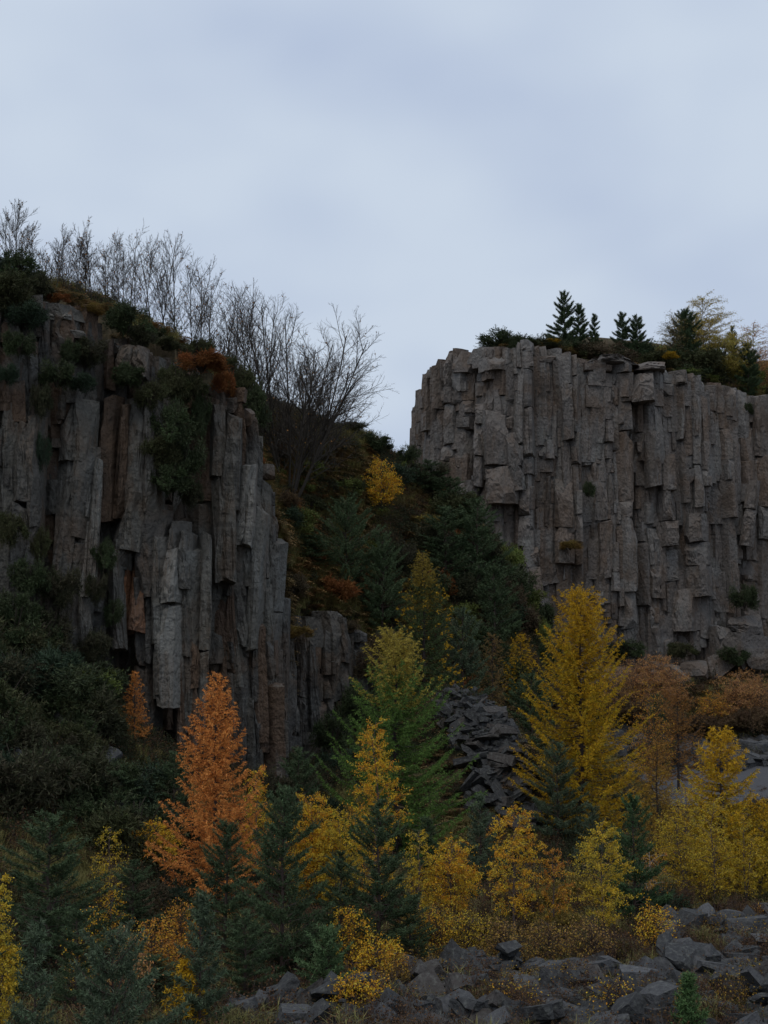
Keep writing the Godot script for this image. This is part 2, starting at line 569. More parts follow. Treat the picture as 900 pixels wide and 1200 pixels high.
func make_faces() -> void:
	var far := Node3D.new()
	far.name = "cliff"
	add_child(far)
	tag(far, "tall grey-brown cliff of upright jointed columns behind the yellow larch", "", "", "structure")
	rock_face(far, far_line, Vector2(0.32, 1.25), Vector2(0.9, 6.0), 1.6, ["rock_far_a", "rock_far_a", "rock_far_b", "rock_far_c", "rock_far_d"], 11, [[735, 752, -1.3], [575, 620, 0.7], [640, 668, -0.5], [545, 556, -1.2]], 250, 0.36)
	var near := Node3D.new()
	near.name = "cliff_001"
	add_child(near)
	tag(near, "darker cliff of broad slabs and columns with bare trees on its rim", "", "", "structure")
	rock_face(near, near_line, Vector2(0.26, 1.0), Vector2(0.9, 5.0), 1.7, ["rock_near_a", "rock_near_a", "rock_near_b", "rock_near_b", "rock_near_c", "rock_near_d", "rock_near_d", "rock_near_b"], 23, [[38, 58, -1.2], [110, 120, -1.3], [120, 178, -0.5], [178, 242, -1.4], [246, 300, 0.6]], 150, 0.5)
	# slabs of the darker cliff that can be told apart: left, right, top, bottom (photo), depth, tone, tilt
	rng.seed = 5
	var slabs := []
	for a in [[-4, 14, 430, 730, 57.2, "rock_near_c", 0.02], [10, 37, 460, 735, 57.0, "rock_near_a", -0.01], [12, 30, 372, 470, 57.8, "rock_near_c", 0.03], [36, 50, 350, 440, 58.2, "rock_near_b", 0.0], [50, 76, 360, 372, 58.8, "rock_near_e", 0.0],
			[60, 92, 500, 800, 58.3, "rock_near_a", -0.03], [74, 100, 460, 540, 58.6, "rock_near_c", -0.02], [88, 109, 505, 700, 58.8, "rock_near_e", -0.03], [84, 98, 690, 800, 58.6, "rock_near_c", -0.02], [118, 146, 455, 610, 60.2, "rock_near_d", 0.0], [142, 178, 448, 600, 60.4, "rock_near_c", 0.02],
			[138, 166, 395, 442, 60.4, "rock_near_a", 0.04], [131, 149, 590, 665, 60.2, "rock_near_a", -0.1], [147, 165, 572, 645, 60.0, "rock_near_c", -0.12], [163, 181, 595, 700, 60.3, "rock_near_b", -0.06], [126, 140, 640, 760, 59.8, "rock_near_c", 0.06], [140, 160, 650, 745, 60.6, "rock_rust", 0.0], [150, 168, 690, 742, 60.2, "rock_rust", -0.15],
			[158, 178, 650, 880, 60.4, "rock_near_b", 0.0], [176, 196, 615, 820, 60.2, "rock_near_c", 0.03], [188, 203, 640, 830, 60.0, "rock_near_e", 0.02], [202, 222, 600, 770, 60.6, "rock_near_a", 0.03], [216, 238, 615, 860, 60.8, "rock_near_c", -0.02], [206, 226, 730, 890, 60.6, "rock_near_d", 0.02],
			[244, 262, 465, 560, 63.0, "rock_near_c", 0.0], [258, 276, 478, 600, 62.8, "rock_near_a", -0.03], [248, 272, 545, 680, 62.6, "rock_near_c", 0.02], [270, 296, 535, 640, 63.4, "rock_near_e", -0.08], [280, 304, 590, 760, 63.8, "rock_near_c", -0.04], [244, 276, 660, 900, 63.6, "rock_near_d", 0.0], [276, 300, 700, 900, 64.2, "rock_near_b", 0.0], [298, 322, 610, 800, 65.2, "rock_near_a", -0.06], [312, 334, 690, 880, 66.6, "rock_near_b", -0.02], [300, 318, 760, 900, 65.4, "rock_near_a", 0.0],
			[330, 352, 735, 880, 70.6, "rock_near_b", -0.02], [352, 372, 740, 860, 72.0, "rock_near_b", 0.02], [374, 396, 735, 820, 73.0, "rock_near_a", -0.1]]:
		var parts := [[a[0], a[1], 0.0]]
		if a[1] - a[0] > 19:
			var cut := lerpf(a[0], a[1], rf(0.38, 0.62))
			parts = [[a[0], cut, rf(0, 0.12)], [cut, a[1], rf(0, 0.12)]]
		for pt in parts:
			var mid := ray_point((pt[0] + pt[1]) * 0.5, (a[2] + a[3]) * 0.5, a[4])
			var w: float = (pt[1] - pt[0]) / FOCAL * a[4]
			var h: float = (a[3] - a[2]) / FOCAL * a[4] * (1.0 - pt[2])
			mid.y -= h * pt[2] * 0.5
			var yaw := rf(-0.5, 0.4)
			var pieces := maxi(1, int(round(h / rf(2.4, 5.0))))
			var low := 0.0
			for k in pieces:
				var high := 1.0 if k == pieces - 1 else (k + rf(0.65, 1.3)) / pieces
				var ph := (high - low) * h
				var off := Basis(Vector3(0, 0, 1), a[6]) * Vector3(rf(-0.06, 0.06) * w, ((low + high) * 0.5 - 0.5) * h, 0)
				var bas := Basis(Vector3.UP, yaw + rf(-0.12, 0.12)) * Basis(Vector3(0, 0, 1), a[6] + rf(-0.02, 0.02)) * Basis.from_scale(Vector3(w * 1.35 * rf(0.9, 1.1) * (-1.0 if rng.randf() < 0.5 else 1.0), ph * rf(1.0, 1.06), maxf(1.4, w * 1.6)))
				slabs.append([Transform3D(bas, mid + off + Vector3(0, 0, -0.95 - rf(0.0, 0.16) * k)), (rng.randi() % 16) * 3 if k == pieces - 1 else rng.randi() % 48, a[5], 100.0])
				low = high
	place_blocks(near, slabs, 150)
	# blocks told apart on the taller cliff
	var far_slabs := []
	for a in [[558, 572, 470, 560, 110.6, "rock_far_a", 0.0], [570, 592, 478, 545, 109.8, "rock_far_a", 0.02], [574, 600, 545, 590, 109.4, "rock_far_a", 0.05], [596, 610, 505, 575, 109.4, "rock_far_b", 0.1], [558, 566, 505, 570, 110.0, "rock_far_a", 0.02], [540, 560, 560, 600, 110.4, "rock_far_b", 0.0], [610, 622, 570, 640, 109.8, "rock_far_a", -0.05], [600, 624, 660, 745, 109.6, "rock_far_a", 0.0], [622, 634, 640, 700, 109.8, "rock_far_d", 0.1], [628, 640, 700, 750, 109.4, "rock_far_a", -0.2], [612, 632, 718, 765, 109.2, "rock_far_a", 0.0],
			[700, 745, 417, 428, 112.8, "rock_far_b", 0.02], [748, 776, 422, 433, 113.0, "rock_far_a", -0.02], [745, 765, 434, 470, 112.2, "rock_far_a", 0.05], [762, 776, 500, 570, 112.6, "rock_far_b", 0.0], [778, 792, 530, 640, 113.0, "rock_far_a", 0.0], [808, 830, 600, 700, 113.6, "rock_far_b", 0.06], [795, 815, 690, 740, 113.4, "rock_far_a", 0.0], [862, 892, 722, 775, 114.0, "rock_far_b", 0.15], [840, 862, 735, 775, 113.6, "rock_far_b", 0.0], [876, 888, 560, 640, 116.0, "rock_far_a", -0.15], [655, 672, 560, 660, 110.8, "rock_far_d", 0.0]]:
		var mid := ray_point((a[0] + a[1]) * 0.5, (a[2] + a[3]) * 0.5, a[4])
		var w: float = (a[1] - a[0]) / FOCAL * a[4]
		var h: float = (a[3] - a[2]) / FOCAL * a[4]
		var yaw := rf(-0.5, 0.4)
		var pieces := maxi(1, int(round(h / rf(1.7, 3.6))))
		var low := 0.0
		for k in pieces:
			var high := 1.0 if k == pieces - 1 else (k + rf(0.65, 1.3)) / pieces
			var ph := (high - low) * h
			var off := Basis(Vector3(0, 0, 1), a[6]) * Vector3(rf(-0.06, 0.06) * w, ((low + high) * 0.5 - 0.5) * h, 0)
			var bas := Basis(Vector3.UP, yaw + rf(-0.12, 0.12)) * Basis(Vector3(0, 0, 1), a[6] + rf(-0.02, 0.02)) * Basis.from_scale(Vector3(w * 1.25 * rf(0.85, 1.05) * (-1.0 if rng.randf() < 0.5 else 1.0), ph * rf(1.0, 1.06), maxf(1.4, w * 1.2)))
			far_slabs.append([Transform3D(bas, mid + off + Vector3(0, 0, -0.75 - rf(0.0, 0.16) * k)), (rng.randi() % 16) * 3 if k == pieces - 1 else rng.randi() % 48, a[5], 100.0])
			low = high
	place_blocks(far, far_slabs, 99)

# ------------------------------------------------------------------ loose stones
func stone_transform(at: Vector3, size: Vector3, tilt := 0.55) -> Transform3D:
	var b := Basis(Vector3.UP, rf(0, TAU)) * Basis(Vector3(rf(-1, 1), 0.2, rf(-1, 1)).normalized(), rf(-tilt, tilt)) * Basis.from_scale(size)
	return Transform3D(b, at)

func pile_height(x: float, depth: float) -> float:
	return maxf(0.0, lump.get_noise_2d(x * 9.0 + 70.0, depth * 9.0) + 0.05) * 1.2

func make_stones() -> void:
	rng.seed = 404
	var tones := ["stone_a", "stone_b", "stone_c", "stone_a", "stone_d"]
	var scree := Node3D.new()
	scree.name = "scree"
	add_child(scree)
	tag(scree, "spread of angular grey quarry stones between the larger blocks", "", "", "structure")
	# large blocks in front, each a thing of its own
	var big := [[800, 1090, 45, 0.85], [838, 1082, 55, 0.8], [868, 1092, 50, 0.75], [822, 1075, 40, 0.7], [895, 1070, 30, 0.9], [790, 1105, 30, 0.8], [855, 1120, 40, 0.7], [830, 1135, 50, 0.6], [885, 1135, 45, 0.6], [775, 1120, 30, 0.8], [745, 1150, 45, 0.7], [720, 1160, 35, 0.7], [815, 1165, 40, 0.5], [845, 1175, 35, 0.7], [880, 1165, 30, 0.6], [860, 1195, 55, 0.6],
		[640, 1130, 40, 0.8], [655, 1120, 35, 0.7], [690, 1120, 30, 0.6], [615, 1155, 40, 0.7], [580, 1150, 35, 0.7], [540, 1160, 45, 0.6], [500, 1165, 45, 0.7], [470, 1130, 35, 0.9], [515, 1120, 30, 0.8], [560, 1125, 35, 0.6], [600, 1190, 45, 0.6], [545, 1190, 50, 0.7], [660, 1180, 50, 0.5], [700, 1195, 55, 0.6], [640, 1200, 40, 0.8], [760, 1190, 50, 0.5], [480, 1195, 45, 0.7],
		[298, 1160, 35, 0.8], [328, 1168, 35, 0.8], [345, 1185, 40, 0.7], [385, 1180, 40, 0.6], [310, 1190, 35, 0.7], [430, 1185, 40, 0.7], [365, 1197, 40, 0.8], [405, 1160, 25, 0.8], [440, 1150, 35, 0.8], [460, 1165, 30, 0.7], [735, 1120, 30, 0.6], [670, 1150, 40, 0.6], [900, 1105, 40, 0.7], [905, 1190, 45, 0.6]]
	for b in big:
		var depth: float = 7.3 * FOCAL / (b[1] + 8.0 - 780.0)
		var at := ground_point(b[0], depth)
		var w: float = b[2] / FOCAL * depth * 0.95
		var o := part(numbered("boulder"), boulder_mesh[rng.randi() % 28], mats[tones[rng.randi() % 5]], self)
		var size := Vector3(w * rf(0.95, 1.2), w * b[3] * rf(0.75, 1.0), w * rf(0.8, 1.1))
		o.transform = stone_transform(at + Vector3(0, size.y * 0.35 + pile_height(at.x, depth) * 0.6, 0), size, 0.8)
		var side := "beside the bare gravel under the yellow birches" if b[0] > 760 else ("among twigs and yellow saplings below the dark pines" if b[0] < 450 else "among dead stalks in the middle of the scree")
		tag(o, "angular grey quarried block lying " + side, "boulder", "quarried blocks " + side)
	var small := []
	for k in 4600:
		var px := rf(270, 960)
		var depth := rf(31.0, 47.5)
		if px < 470.0 and depth > 35.0: continue
		if px < 770.0 and depth > 38.5: continue
		if depth > 45.0: continue
		if px < 340.0 and rng.randf() < 0.4: continue
		var at := ground_point(px, depth)
		var w := exp(rf(log(0.16), log(0.8)))
		if Vector2(px, depth).distance_to(Vector2(800, 31.5)) < 16.0 and depth < 32.5: continue
		if fine.get_noise_2d(at.x * 7.0, depth * 7.0) > 0.16: continue
		var pile := pile_height(at.x, depth)
		small.append([stone_transform(at + Vector3(0, w * 0.15 + pile * rf(0.2, 1.0), 0), Vector3(w, w * rf(0.35, 0.8), w * rf(0.6, 1.2)), 1.1), w])
	small.sort_custom(func(x, y): return x[1] > y[1])
	spread_stones(scree, small, ["stone_b", "stone_a", "stone_b", "stone_d"], 280)
	# heap of flat slabs on the nose of the hill
	var heap := Node3D.new()
	heap.name = "slab_heap"
	add_child(heap)
	tag(heap, "steep heap of dark flat slabs tipped down the nose of the hill", "rock heap")
	var flat := []
	for k in 900:
		var t := rng.randf()
		var cx := lerpf(526.0, 598.0, t) + rf(-1, 1) * lerpf(9.0, 32.0, t)
		var depth := lerpf(70.0, 63.0, t) + rf(-2.2, 1.2)
		var at := ground_point(cx, depth)
		var w := exp(rf(log(0.25), log(1.15)))
		var tr := Transform3D(Basis(Vector3.UP, rf(0, TAU)) * Basis(Vector3(0, 0, 1), rf(-0.75, 0.2)) * Basis(Vector3(1, 0, 0), rf(-0.3, 0.7)) * Basis.from_scale(Vector3(w, w * rf(0.16, 0.45), w * rf(0.6, 1.1))), at + Vector3(0, rf(-0.1, 0.55), 0))
		flat.append([tr, w])
	flat.sort_custom(func(x, y): return x[1] > y[1])
	spread_stones(heap, flat, ["stone_b", "stone_b", "stone_d", "stone_b"], 290)
	# bank of stones beyond the track, and under the tall cliff
	var bank := Node3D.new()
	bank.name = "stone_bank"
	add_child(bank)
	tag(bank, "low bank of grey rubble stones along the far edge of the gravel track", "stone bank")
	var bs := []
	for k in 520:
		var px := rf(690, 980)
		var t := rng.randf()
		var depth := lerpf(100.2, 103.5, t)
		var at := ground_point(px, depth)
		var w := rf(0.4, 1.5)
		bs.append([stone_transform(at + Vector3(0, w * 0.2, 0), Vector3(w, w * rf(0.45, 0.8), w)), w])
	bs.sort_custom(func(x, y): return x[1] > y[1])
	spread_stones(bank, bs, ["stone_a", "stone_b", "stone_d", "stone_c"], 200)
	for b in [[868, 745, 112.5, 2.4, 3.2], [842, 758, 112, 2.0, 2.0], [815, 765, 111, 1.8, 1.6], [890, 765, 112, 2.2, 1.8], [720, 770, 110, 2.0, 1.6], [700, 775, 109.5, 1.8, 1.6], [660, 770, 109, 2.0, 2.2], [622, 755, 108.5, 1.3, 2.6], [790, 770, 111, 1.7, 1.4], [755, 775, 110, 1.6, 1.3]]:
		var o := part(numbered("fallen_block"), boulder_mesh[rng.randi() % 28], mats[["rock_far_c", "rock_far_b", "rock_far_a"][rng.randi() % 3]], self)
		var at := ray_point(b[0], b[1], b[2])
		at.y = minf(at.y, ground_y(at.x, b[2]) + b[4] * 0.4)
		o.transform = stone_transform(at, Vector3(b[3] * 1.2, b[4], b[3]))
		tag(o, "large fallen block at the foot of the tall columned cliff", "boulder", "fallen blocks under the tall cliff")
	# stones showing through the bushes on the bank under the darker cliff
	for b in [[85, 905, 0.9], [128, 915, 1.1], [12, 900, 0.9], [8, 945, 1.0], [140, 935, 0.8], [90, 860, 1.6], [112, 870, 1.2]]:
		var depth := lerpf(57.0, 49.0, clampf((b[1] - 800.0) / 130.0, 0, 1))
		var at := ground_point(b[0], depth)
		var o := part(numbered("half_buried_stone"), boulder_mesh[rng.randi() % 28], mats["stone_b" if b[2] > 1.0 else "stone_a"], self)
		o.transform = stone_transform(at + Vector3(0, b[2] * 0.2, 0), Vector3(b[2] * 1.2, b[2] * 0.6, b[2]))
		tag(o, "grey stone showing through dark bushes on the bank below the slabby cliff", "boulder", "stones in the bushes of the bank")

func spread_stones(root: Node3D, list: Array, tones: Array, most: int) -> void:
	var rest := Shape.new()
	for k in list.size():
		if k < most:
			var o := part("stone", boulder_mesh[rng.randi() % 28], mats[tones[rng.randi() % tones.size()]], root)
			o.transform = list[k][0]
		else:
			rest.add(boulder_points[rng.randi() % 28], list[k][0], Color(1, 1, 1))
	if rest.v.size():
		part("small_stones", rest.mesh(), mats[tones[0]], root).set_meta("kind", "stuff")

# ------------------------------------------------------------------ trees
func stem(h: float, r: float, wobble: float) -> PackedVector3Array:
	var pts := PackedVector3Array()
	var o := Vector3(rf(0, 9), rf(0, 9), 0)
	for k in 9:
		var t := k / 8.0
		pts.append(Vector3(lump.get_noise_2d(t * 60.0, o.x * 30.0) * wobble * h * t, h * t - (0.3 if k == 0 else 0.0), lump.get_noise_2d(t * 60.0, o.y * 30.0 + 90.0) * wobble * h * t))
	return pts

func on_stem(pts: PackedVector3Array, t: float) -> Vector3:
	var u := clampf(t, 0.0, 0.9999) * (pts.size() - 1)
	var i := int(u)
	return pts[i].lerp(pts[i + 1], u - i)

func add_stem(s: Shape, pts: PackedVector3Array, r0: float, r1: float, sides: int, col: Color) -> void:
	var rad := PackedFloat32Array()
	for k in pts.size():
		rad.append(lerpf(r0, r1, pow(k / float(pts.size() - 1), 0.8)))
	s.tube(pts, rad, sides, col)

func finish_tree(o: Node3D, wood: Shape, limbs: Shape, crown: Shape, crown_mat: String) -> void:
	part("trunk", wood.mesh(), mats["wood"], o)
	if limbs.v.size(): part("branches", limbs.mesh(), mats["wood"], o)
	if crown.v.size(): part("crown", crown.mesh(), mats[crown_mat], o)

# colours: inner, outer, and of the top fifth
func larch(o: Node3D, h: float, r: float, inner: Color, outer: Color, top: Color, dense := 1.0, tips_from := 0.0, low := 0.06, shape := 0.85) -> void:
	var wood := Shape.new()
	var limbs := Shape.new()
	var crown := Shape.new()
	var bark := Color(0.055, 0.045, 0.04)
	var pts := stem(h, r, 0.02)
	add_stem(wood, pts, 0.016 * h, 0.004, 6, bark)
	var nb := int(clampf(h * 22.0, 60.0, 240.0) * lerpf(0.55, 1.0, minf(dense, 1.0)))
	for i in nb:
		var t := lerpf(low, 0.985, pow((i + rng.randf()) / nb, 0.92))
		var base := on_stem(pts, t)
		var length := r * (pow(1.0 - t, shape) + 0.035) * rf(0.72, 1.16)
		if t < low + 0.12: length *= lerpf(0.6, 1.0, (t - low) / 0.12)
		var az := i * 2.39996 + rf(-0.5, 0.5)
		var dir := Vector3(cos(az), 0, sin(az))
		var side := Vector3(-sin(az), 0, cos(az))
		var rise := lerpf(-0.12, 0.55, t) + rf(-0.12, 0.12)
		var upturn := rf(0.12, 0.38)
		var bp := PackedVector3Array()
		var br := PackedFloat32Array()
		var bend := rf(-0.2, 0.2)
		for k in 6:
			var q := k / 5.0
			bp.append(base + (dir + side * bend * q) * length * q + Vector3.UP * length * (rise * q + upturn * q * q - 0.12 * sin(q * PI)))
			br.append(lerpf(0.007 + length * 0.009, 0.003, q))
		limbs.tube(bp, br, 3, bark * 1.1)
		var ns := int(maxf(6.0, length / 0.040 * dense))
		for k in ns:
			var q := lerpf(0.08, 1.0, (k + rng.randf()) / ns)
			var p := on_stem(bp, q)
			var sd := 1.0 if rng.randf() < 0.5 else -1.0
			var sl := lerpf(0.42, 0.14, q) * rf(0.5, 1.15) * minf(1.0, length / 0.7 + 0.25)
			var tw := (dir * rf(0.35, 0.9) + side * sd * rf(0.2, 1.0) + Vector3.UP * rf(-0.55, 0.3)).normalized()
			var col := outer if rng.randf() < 0.6 else inner
			if tips_from > 0.0:
				col = outer if q > tips_from and rng.randf() < 0.85 else inner
			if t > 0.8 or (t > 0.66 and rng.randf() < 0.45): col = top
			limbs.needle(p, tw * sl, side * 0.006, bark)
			var nn := int(4 + sl * 44.0)
			for m in nn:
				var a := p + tw * sl * (m + rng.randf()) / nn
				var nd := (tw * 0.5 + any_dir()).normalized() * rf(0.04, 0.095)
				crown.needle(a, nd, nd.cross(any_dir()).normalized() * 0.012, jitter(col, 0.3))
	finish_tree(o, wood, limbs, crown, "foliage")

func pine(o: Node3D, h: float, r: float, col: Color, dense := 1.0, low := 0.08, tall_shape := 0.75, needle_len := 0.105) -> void:
	var wood := Shape.new()
	var limbs := Shape.new()
	var crown := Shape.new()
	var bark := Color(0.07, 0.05, 0.04)
	var pts := stem(h, r, 0.03)
	add_stem(wood, pts, 0.015 * h, 0.008, 6, bark)
	var whorls := int(clampf(h * 2.9, 9.0, 18.0))
	for wi in whorls + 1:
		var t0 := lerpf(low, 0.97, wi / float(whorls))
		var count := 7 + rng.randi() % 3
		for i in count:
			var t := clampf(t0 + rf(-0.06, 0.05), low, 0.985)
			var base := on_stem(pts, t)
			var length := r * (pow(1.0 - t, tall_shape) + 0.05) * rf(0.4, 1.2)
			if t < low + 0.15: length *= lerpf(0.55, 1.0, (t - low) / 0.15)
			var az := TAU * i / count + wi * 1.7 + rf(-0.35, 0.35)
			var dir := Vector3(cos(az), 0, sin(az))
			var side := Vector3(-sin(az), 0, cos(az))
			var rise := lerpf(0.05, 0.9, t * t) + rf(-0.1, 0.15)
			var bp := PackedVector3Array()
			var br := PackedFloat32Array()
			for k in 5:
				var q := k / 4.0
				bp.append(base + dir * length * q + Vector3.UP * length * (rise * q + 0.22 * q * q))
				br.append(lerpf(0.01 + length * 0.01, 0.004, q))
			limbs.tube(bp, br, 3, bark)
			var nt := int(maxf(4.0, length * 22.0 * dense))
			for k in nt:
				var q := lerpf(0.18, 1.0, pow((k + rng.randf()) / nt, 0.8))
				var sd := 1.0 if k % 2 == 0 else -1.0
				var out := length * lerpf(0.38, 0.06, q) * rf(0.2, 1.0)
				var tw := (dir * 0.7 + side * sd * 0.8 + Vector3.UP * rf(-0.05, 0.45)).normalized()
				var p := on_stem(bp, q)
				var e := p + tw * out
				limbs.needle(p, tw * out, side * 0.007, bark)
				var shoot := (tw * 0.5 + Vector3.UP * 0.7 + dir * 0.3).normalized()
				var tone := jitter(col, 0.22)
				for m in 16:
					var along := rng.randf()
					var nd := (shoot * 0.8 + any_dir() * 0.95).normalized() * needle_len * rf(0.6, 1.15)
					crown.needle(e + shoot * (along - 0.6) * 0.22 , nd, nd.cross(any_dir()).normalized() * 0.0115, jitter(tone, 0.2))
	finish_tree(o, wood, limbs, crown, "needle")

var pine_shapes := {}

# a pine of one of a few grown forms, stretched to its height and width
func grown_pine(o: Node3D, h: float, r: float, col: Color, form: int) -> void:
	var key := "%s %d" % [col.to_html(), form]
	if not pine_shapes.has(key):
		var made := Node3D.new()
		rng.seed = 5000 + form * 17
		pine(made, 4.4, [1.25, 1.5, 1.1, 1.35][form], col, 1.0, 0.04, [0.6, 0.7, 0.55, 0.65][form])
		pine_shapes[key] = made
	var rr: float = [1.25, 1.5, 1.1, 1.35][form]
	for c in pine_shapes[key].get_children():
		var p := part(c.name, c.mesh, c.material_override, o)
		p.scale = Vector3(r / rr, h / 4.4, r / rr)
	o.rotation.y = rng.randf() * TAU

func birch(o: Node3D, h: float, r: float, cols: Array, leaves := 1.0, size := 0.05, bark := Color(0.11, 0.095, 0.085), low := 0.12, stems := 1) -> void:
	var wood := Shape.new()
	var limbs := Shape.new()
	var crown := Shape.new()
	for st in stems:
		var pts := stem(h * (1.0 if st == 0 else rf(0.65, 0.95)), r, 0.05)
		if st > 0:
			var az0 := rf(0, TAU)
			for k in pts.size():
				pts[k] += Vector3(cos(az0), 0, sin(az0)) * r * 0.5 * k / (pts.size() - 1.0)
		add_stem(wood, pts, 0.010 * h + 0.01, 0.004, 5, bark)
		var nb := int(clampf(h * 12.0, 26.0, 80.0))
		for i in nb:
			var t := lerpf(low, 0.98, (i + rng.randf()) / nb)
			var base := on_stem(pts, t)
			var body := pow(sin(clampf((t - low * 0.4) / (1.0 - low * 0.4), 0.0, 1.0) * 2.7 + 0.25), 0.8) if t < 0.999 else 0.1
			var length := r * maxf(0.12, body) * rf(0.65, 1.2)
			var az := i * 2.39996 + rf(-0.6, 0.6)
			var dir := Vector3(cos(az), 0, sin(az))
			var side := Vector3(-sin(az), 0, cos(az))
			var rise := rf(0.45, 1.0)
			var bp := PackedVector3Array()
			var br := PackedFloat32Array()
			var bend := rf(-0.3, 0.3)
			for k in 5:
				var q := k / 4.0
				bp.append(base + (dir + side * bend * q) * length * q + Vector3.UP * length * (rise * q - 0.45 * q * q))
				br.append(lerpf(0.006 + length * 0.008, 0.003, q))
			limbs.tube(bp, br, 3, bark * 0.8)
			var nt := int(maxf(5.0, length * 24.0))
			for k in nt:
				var q := lerpf(0.2, 1.0, (k + rng.randf()) / nt)
				var p := on_stem(bp, q)
				var tw := (dir * rf(0, 0.8) + side * rf(-1, 1) + Vector3.UP * rf(-0.6, 0.7)).normalized()
				var tl := rf(0.12, 0.42) * minf(1.0, length + 0.35)
				limbs.needle(p, tw * tl, side * 0.005, bark * 0.8)
				var nl := int(rf(6.0, 17.0) * leaves * (0.6 if size > 0.05 else 1.2) + rng.randf())
				var tone: Color = cols[rng.randi() % cols.size()]
				for m in nl:
					var a := p + tw * tl * rf(0.1, 1.1) + any_dir() * 0.035
					var d := any_dir()
					d.y -= 0.3
					d = d * size * rf(0.7, 1.3)
					crown.leaf(a, d, d.cross(any_dir()).normalized() * size * 0.38, jitter(tone, 0.25))
	finish_tree(o, wood, limbs, crown, "leaf")

func bough(wood: Shape, twigs: Shape, p: Vector3, dir: Vector3, length: float, rad: float, level: int, col: Color, spread: float, bushy := 0) -> void:
	if level == 0:
		var e := (dir + Vector3.UP * 0.15).normalized() * length
		twigs.needle(p, e, e.cross(any_dir()).normalized() * rad, col)
		return
	var n := 7 if level >= 3 else 2 if level == 1 else 3
	var pts := PackedVector3Array([p])
	var radii := PackedFloat32Array([rad])
	var d := dir
	for k in n:
		d = (d + any_dir() * (0.07 if level >= 3 else 0.16) + Vector3.UP * (0.05 if level >= 3 else 0.08)).normalized()
		pts.append(pts[k] + d * length / n)
		radii.append(lerpf(rad, rad * 0.3, pow((k + 1.0) / n, 0.8)))
	(wood if level >= 3 else twigs).tube(pts, radii, 6 if level >= 3 else 3, col)
	var kids: int = [0, 6, 8, 17][level] + (bushy if level >= 2 else 0)
	for k in kids:
		var q := lerpf(0.2, 0.99, (k + rng.randf()) / kids)
		var b := on_stem(pts, q)
		var across := dir.cross(any_dir()).normalized()
		var nd := (dir * 0.8 + across * rf(0.4, 1.1) * spread + Vector3.UP * 0.1).normalized()
		bough(wood, twigs, b, nd, length * lerpf(0.5, 0.2, q) * rf(0.55, 1.2), maxf(0.0068, rad * lerpf(0.5, 0.32, q) * rf(0.7, 1.0)), level - 1, col, spread, bushy)

func bare_tree(o: Node3D, h: float, stems: int, spread: float, lean: float, leaves: int, bushy := 0) -> void:
	var wood := Shape.new()
	var twigs := Shape.new()
	var crown := Shape.new()
	var col := Color(0.060, 0.052, 0.046)
	for s in stems:
		var az := TAU * s / stems + rf(-0.5, 0.5)
		var out := lean * rf(0.3, 1.2)
		var dir := Vector3(cos(az) * out, 1.0, sin(az) * out * 0.6).normalized()
		bough(wood, twigs, Vector3(cos(az) * 0.15, -0.3, sin(az) * 0.15), dir, h * (rf(0.85, 1.0) if s == 0 else rf(0.72, 1.0)) / (1.0 + 0.25 * out), (0.007 if stems > 1 else 0.010) * h, 3, col, spread, bushy)
	# a few withered leaves still hang on
	for k in leaves:
		var p := twigs.v[rng.randi() % twigs.v.size()]
		var d := any_dir() * 0.1
		crown.leaf(p, d, d.cross(any_dir()).normalized() * 0.04, jitter(Color(0.26, 0.13, 0.04), 0.3))
	part("trunk", wood.mesh(), mats["wood"], o)
	part("twigs", twigs.mesh(), mats["wood"], o)
	if leaves: part("crown", crown.mesh(), mats["leaf"], o)

# ------------------------------------------------------------------ bushes, bracken, grass
var bush_meshes := {}

func bush_shape(col: Color, sd: int, spiky := true) -> ArrayMesh:
	rng.seed = sd
	var s := Shape.new()
	var lobes := []
	for k in 22:
		var a := rf(0, TAU)
		var q := sqrt(rng.randf()) * 0.85
		lobes.append([Vector3(cos(a) * q, rf(-0.45, 0.6) * (1.1 - 0.5 * q), sin(a) * q), rf(0.13, 0.34)])
	for l in lobes:
		var tone := jitter(col, 0.3)
		for k in 230:
			var n := any_dir()
			var p: Vector3 = l[0] + n * l[1] * rf(0.45, 1.12)
			var d := (n + any_dir() * 0.9 + Vector3.UP * 0.3).normalized()
			if spiky:
				var ln := rf(0.06, 0.17)
				s.needle(p, d * ln, d.cross(any_dir()).normalized() * 0.017, jitter(tone, 0.35))
				s.needle(p, (d + any_dir() * 0.9).normalized() * ln * 0.8, d.cross(any_dir()).normalized() * 0.017, jitter(tone, 0.35))
			else:
				s.leaf(p, d * rf(0.06, 0.11), d.cross(any_dir()).normalized() * 0.028, jitter(tone, 0.35))
		# loose sprigs that break the outline
		for k in 11:
			var n := (any_dir() + Vector3.UP * 0.35).normalized()
			var b: Vector3 = l[0] + n * l[1] * 0.8
			var e := (n + any_dir() * 0.4).normalized() * rf(0.15, 0.42)
			for m in 16:
				var d := (e.normalized() * 0.7 + any_dir()).normalized() * rf(0.05, 0.1)
				s.needle(b + e * m / 16.0, d, d.cross(any_dir()).normalized() * 0.013, jitter(tone, 0.35))
	return s.mesh()

func stems_shape(sd: int) -> ArrayMesh:
	rng.seed = sd
	var s := Shape.new()
	for k in 16:
		var a := rf(0, TAU)
		var e := Vector3(cos(a) * rf(0.2, 0.8), rf(0.2, 0.8), sin(a) * rf(0.2, 0.8))
		s.tube(PackedVector3Array([Vector3(0, -0.6, 0), e * 0.5 + Vector3(0, -0.1, 0), e]), PackedFloat32Array([0.03, 0.02, 0.008]), 3, Color(0.045, 0.038, 0.03))
	return s.mesh()

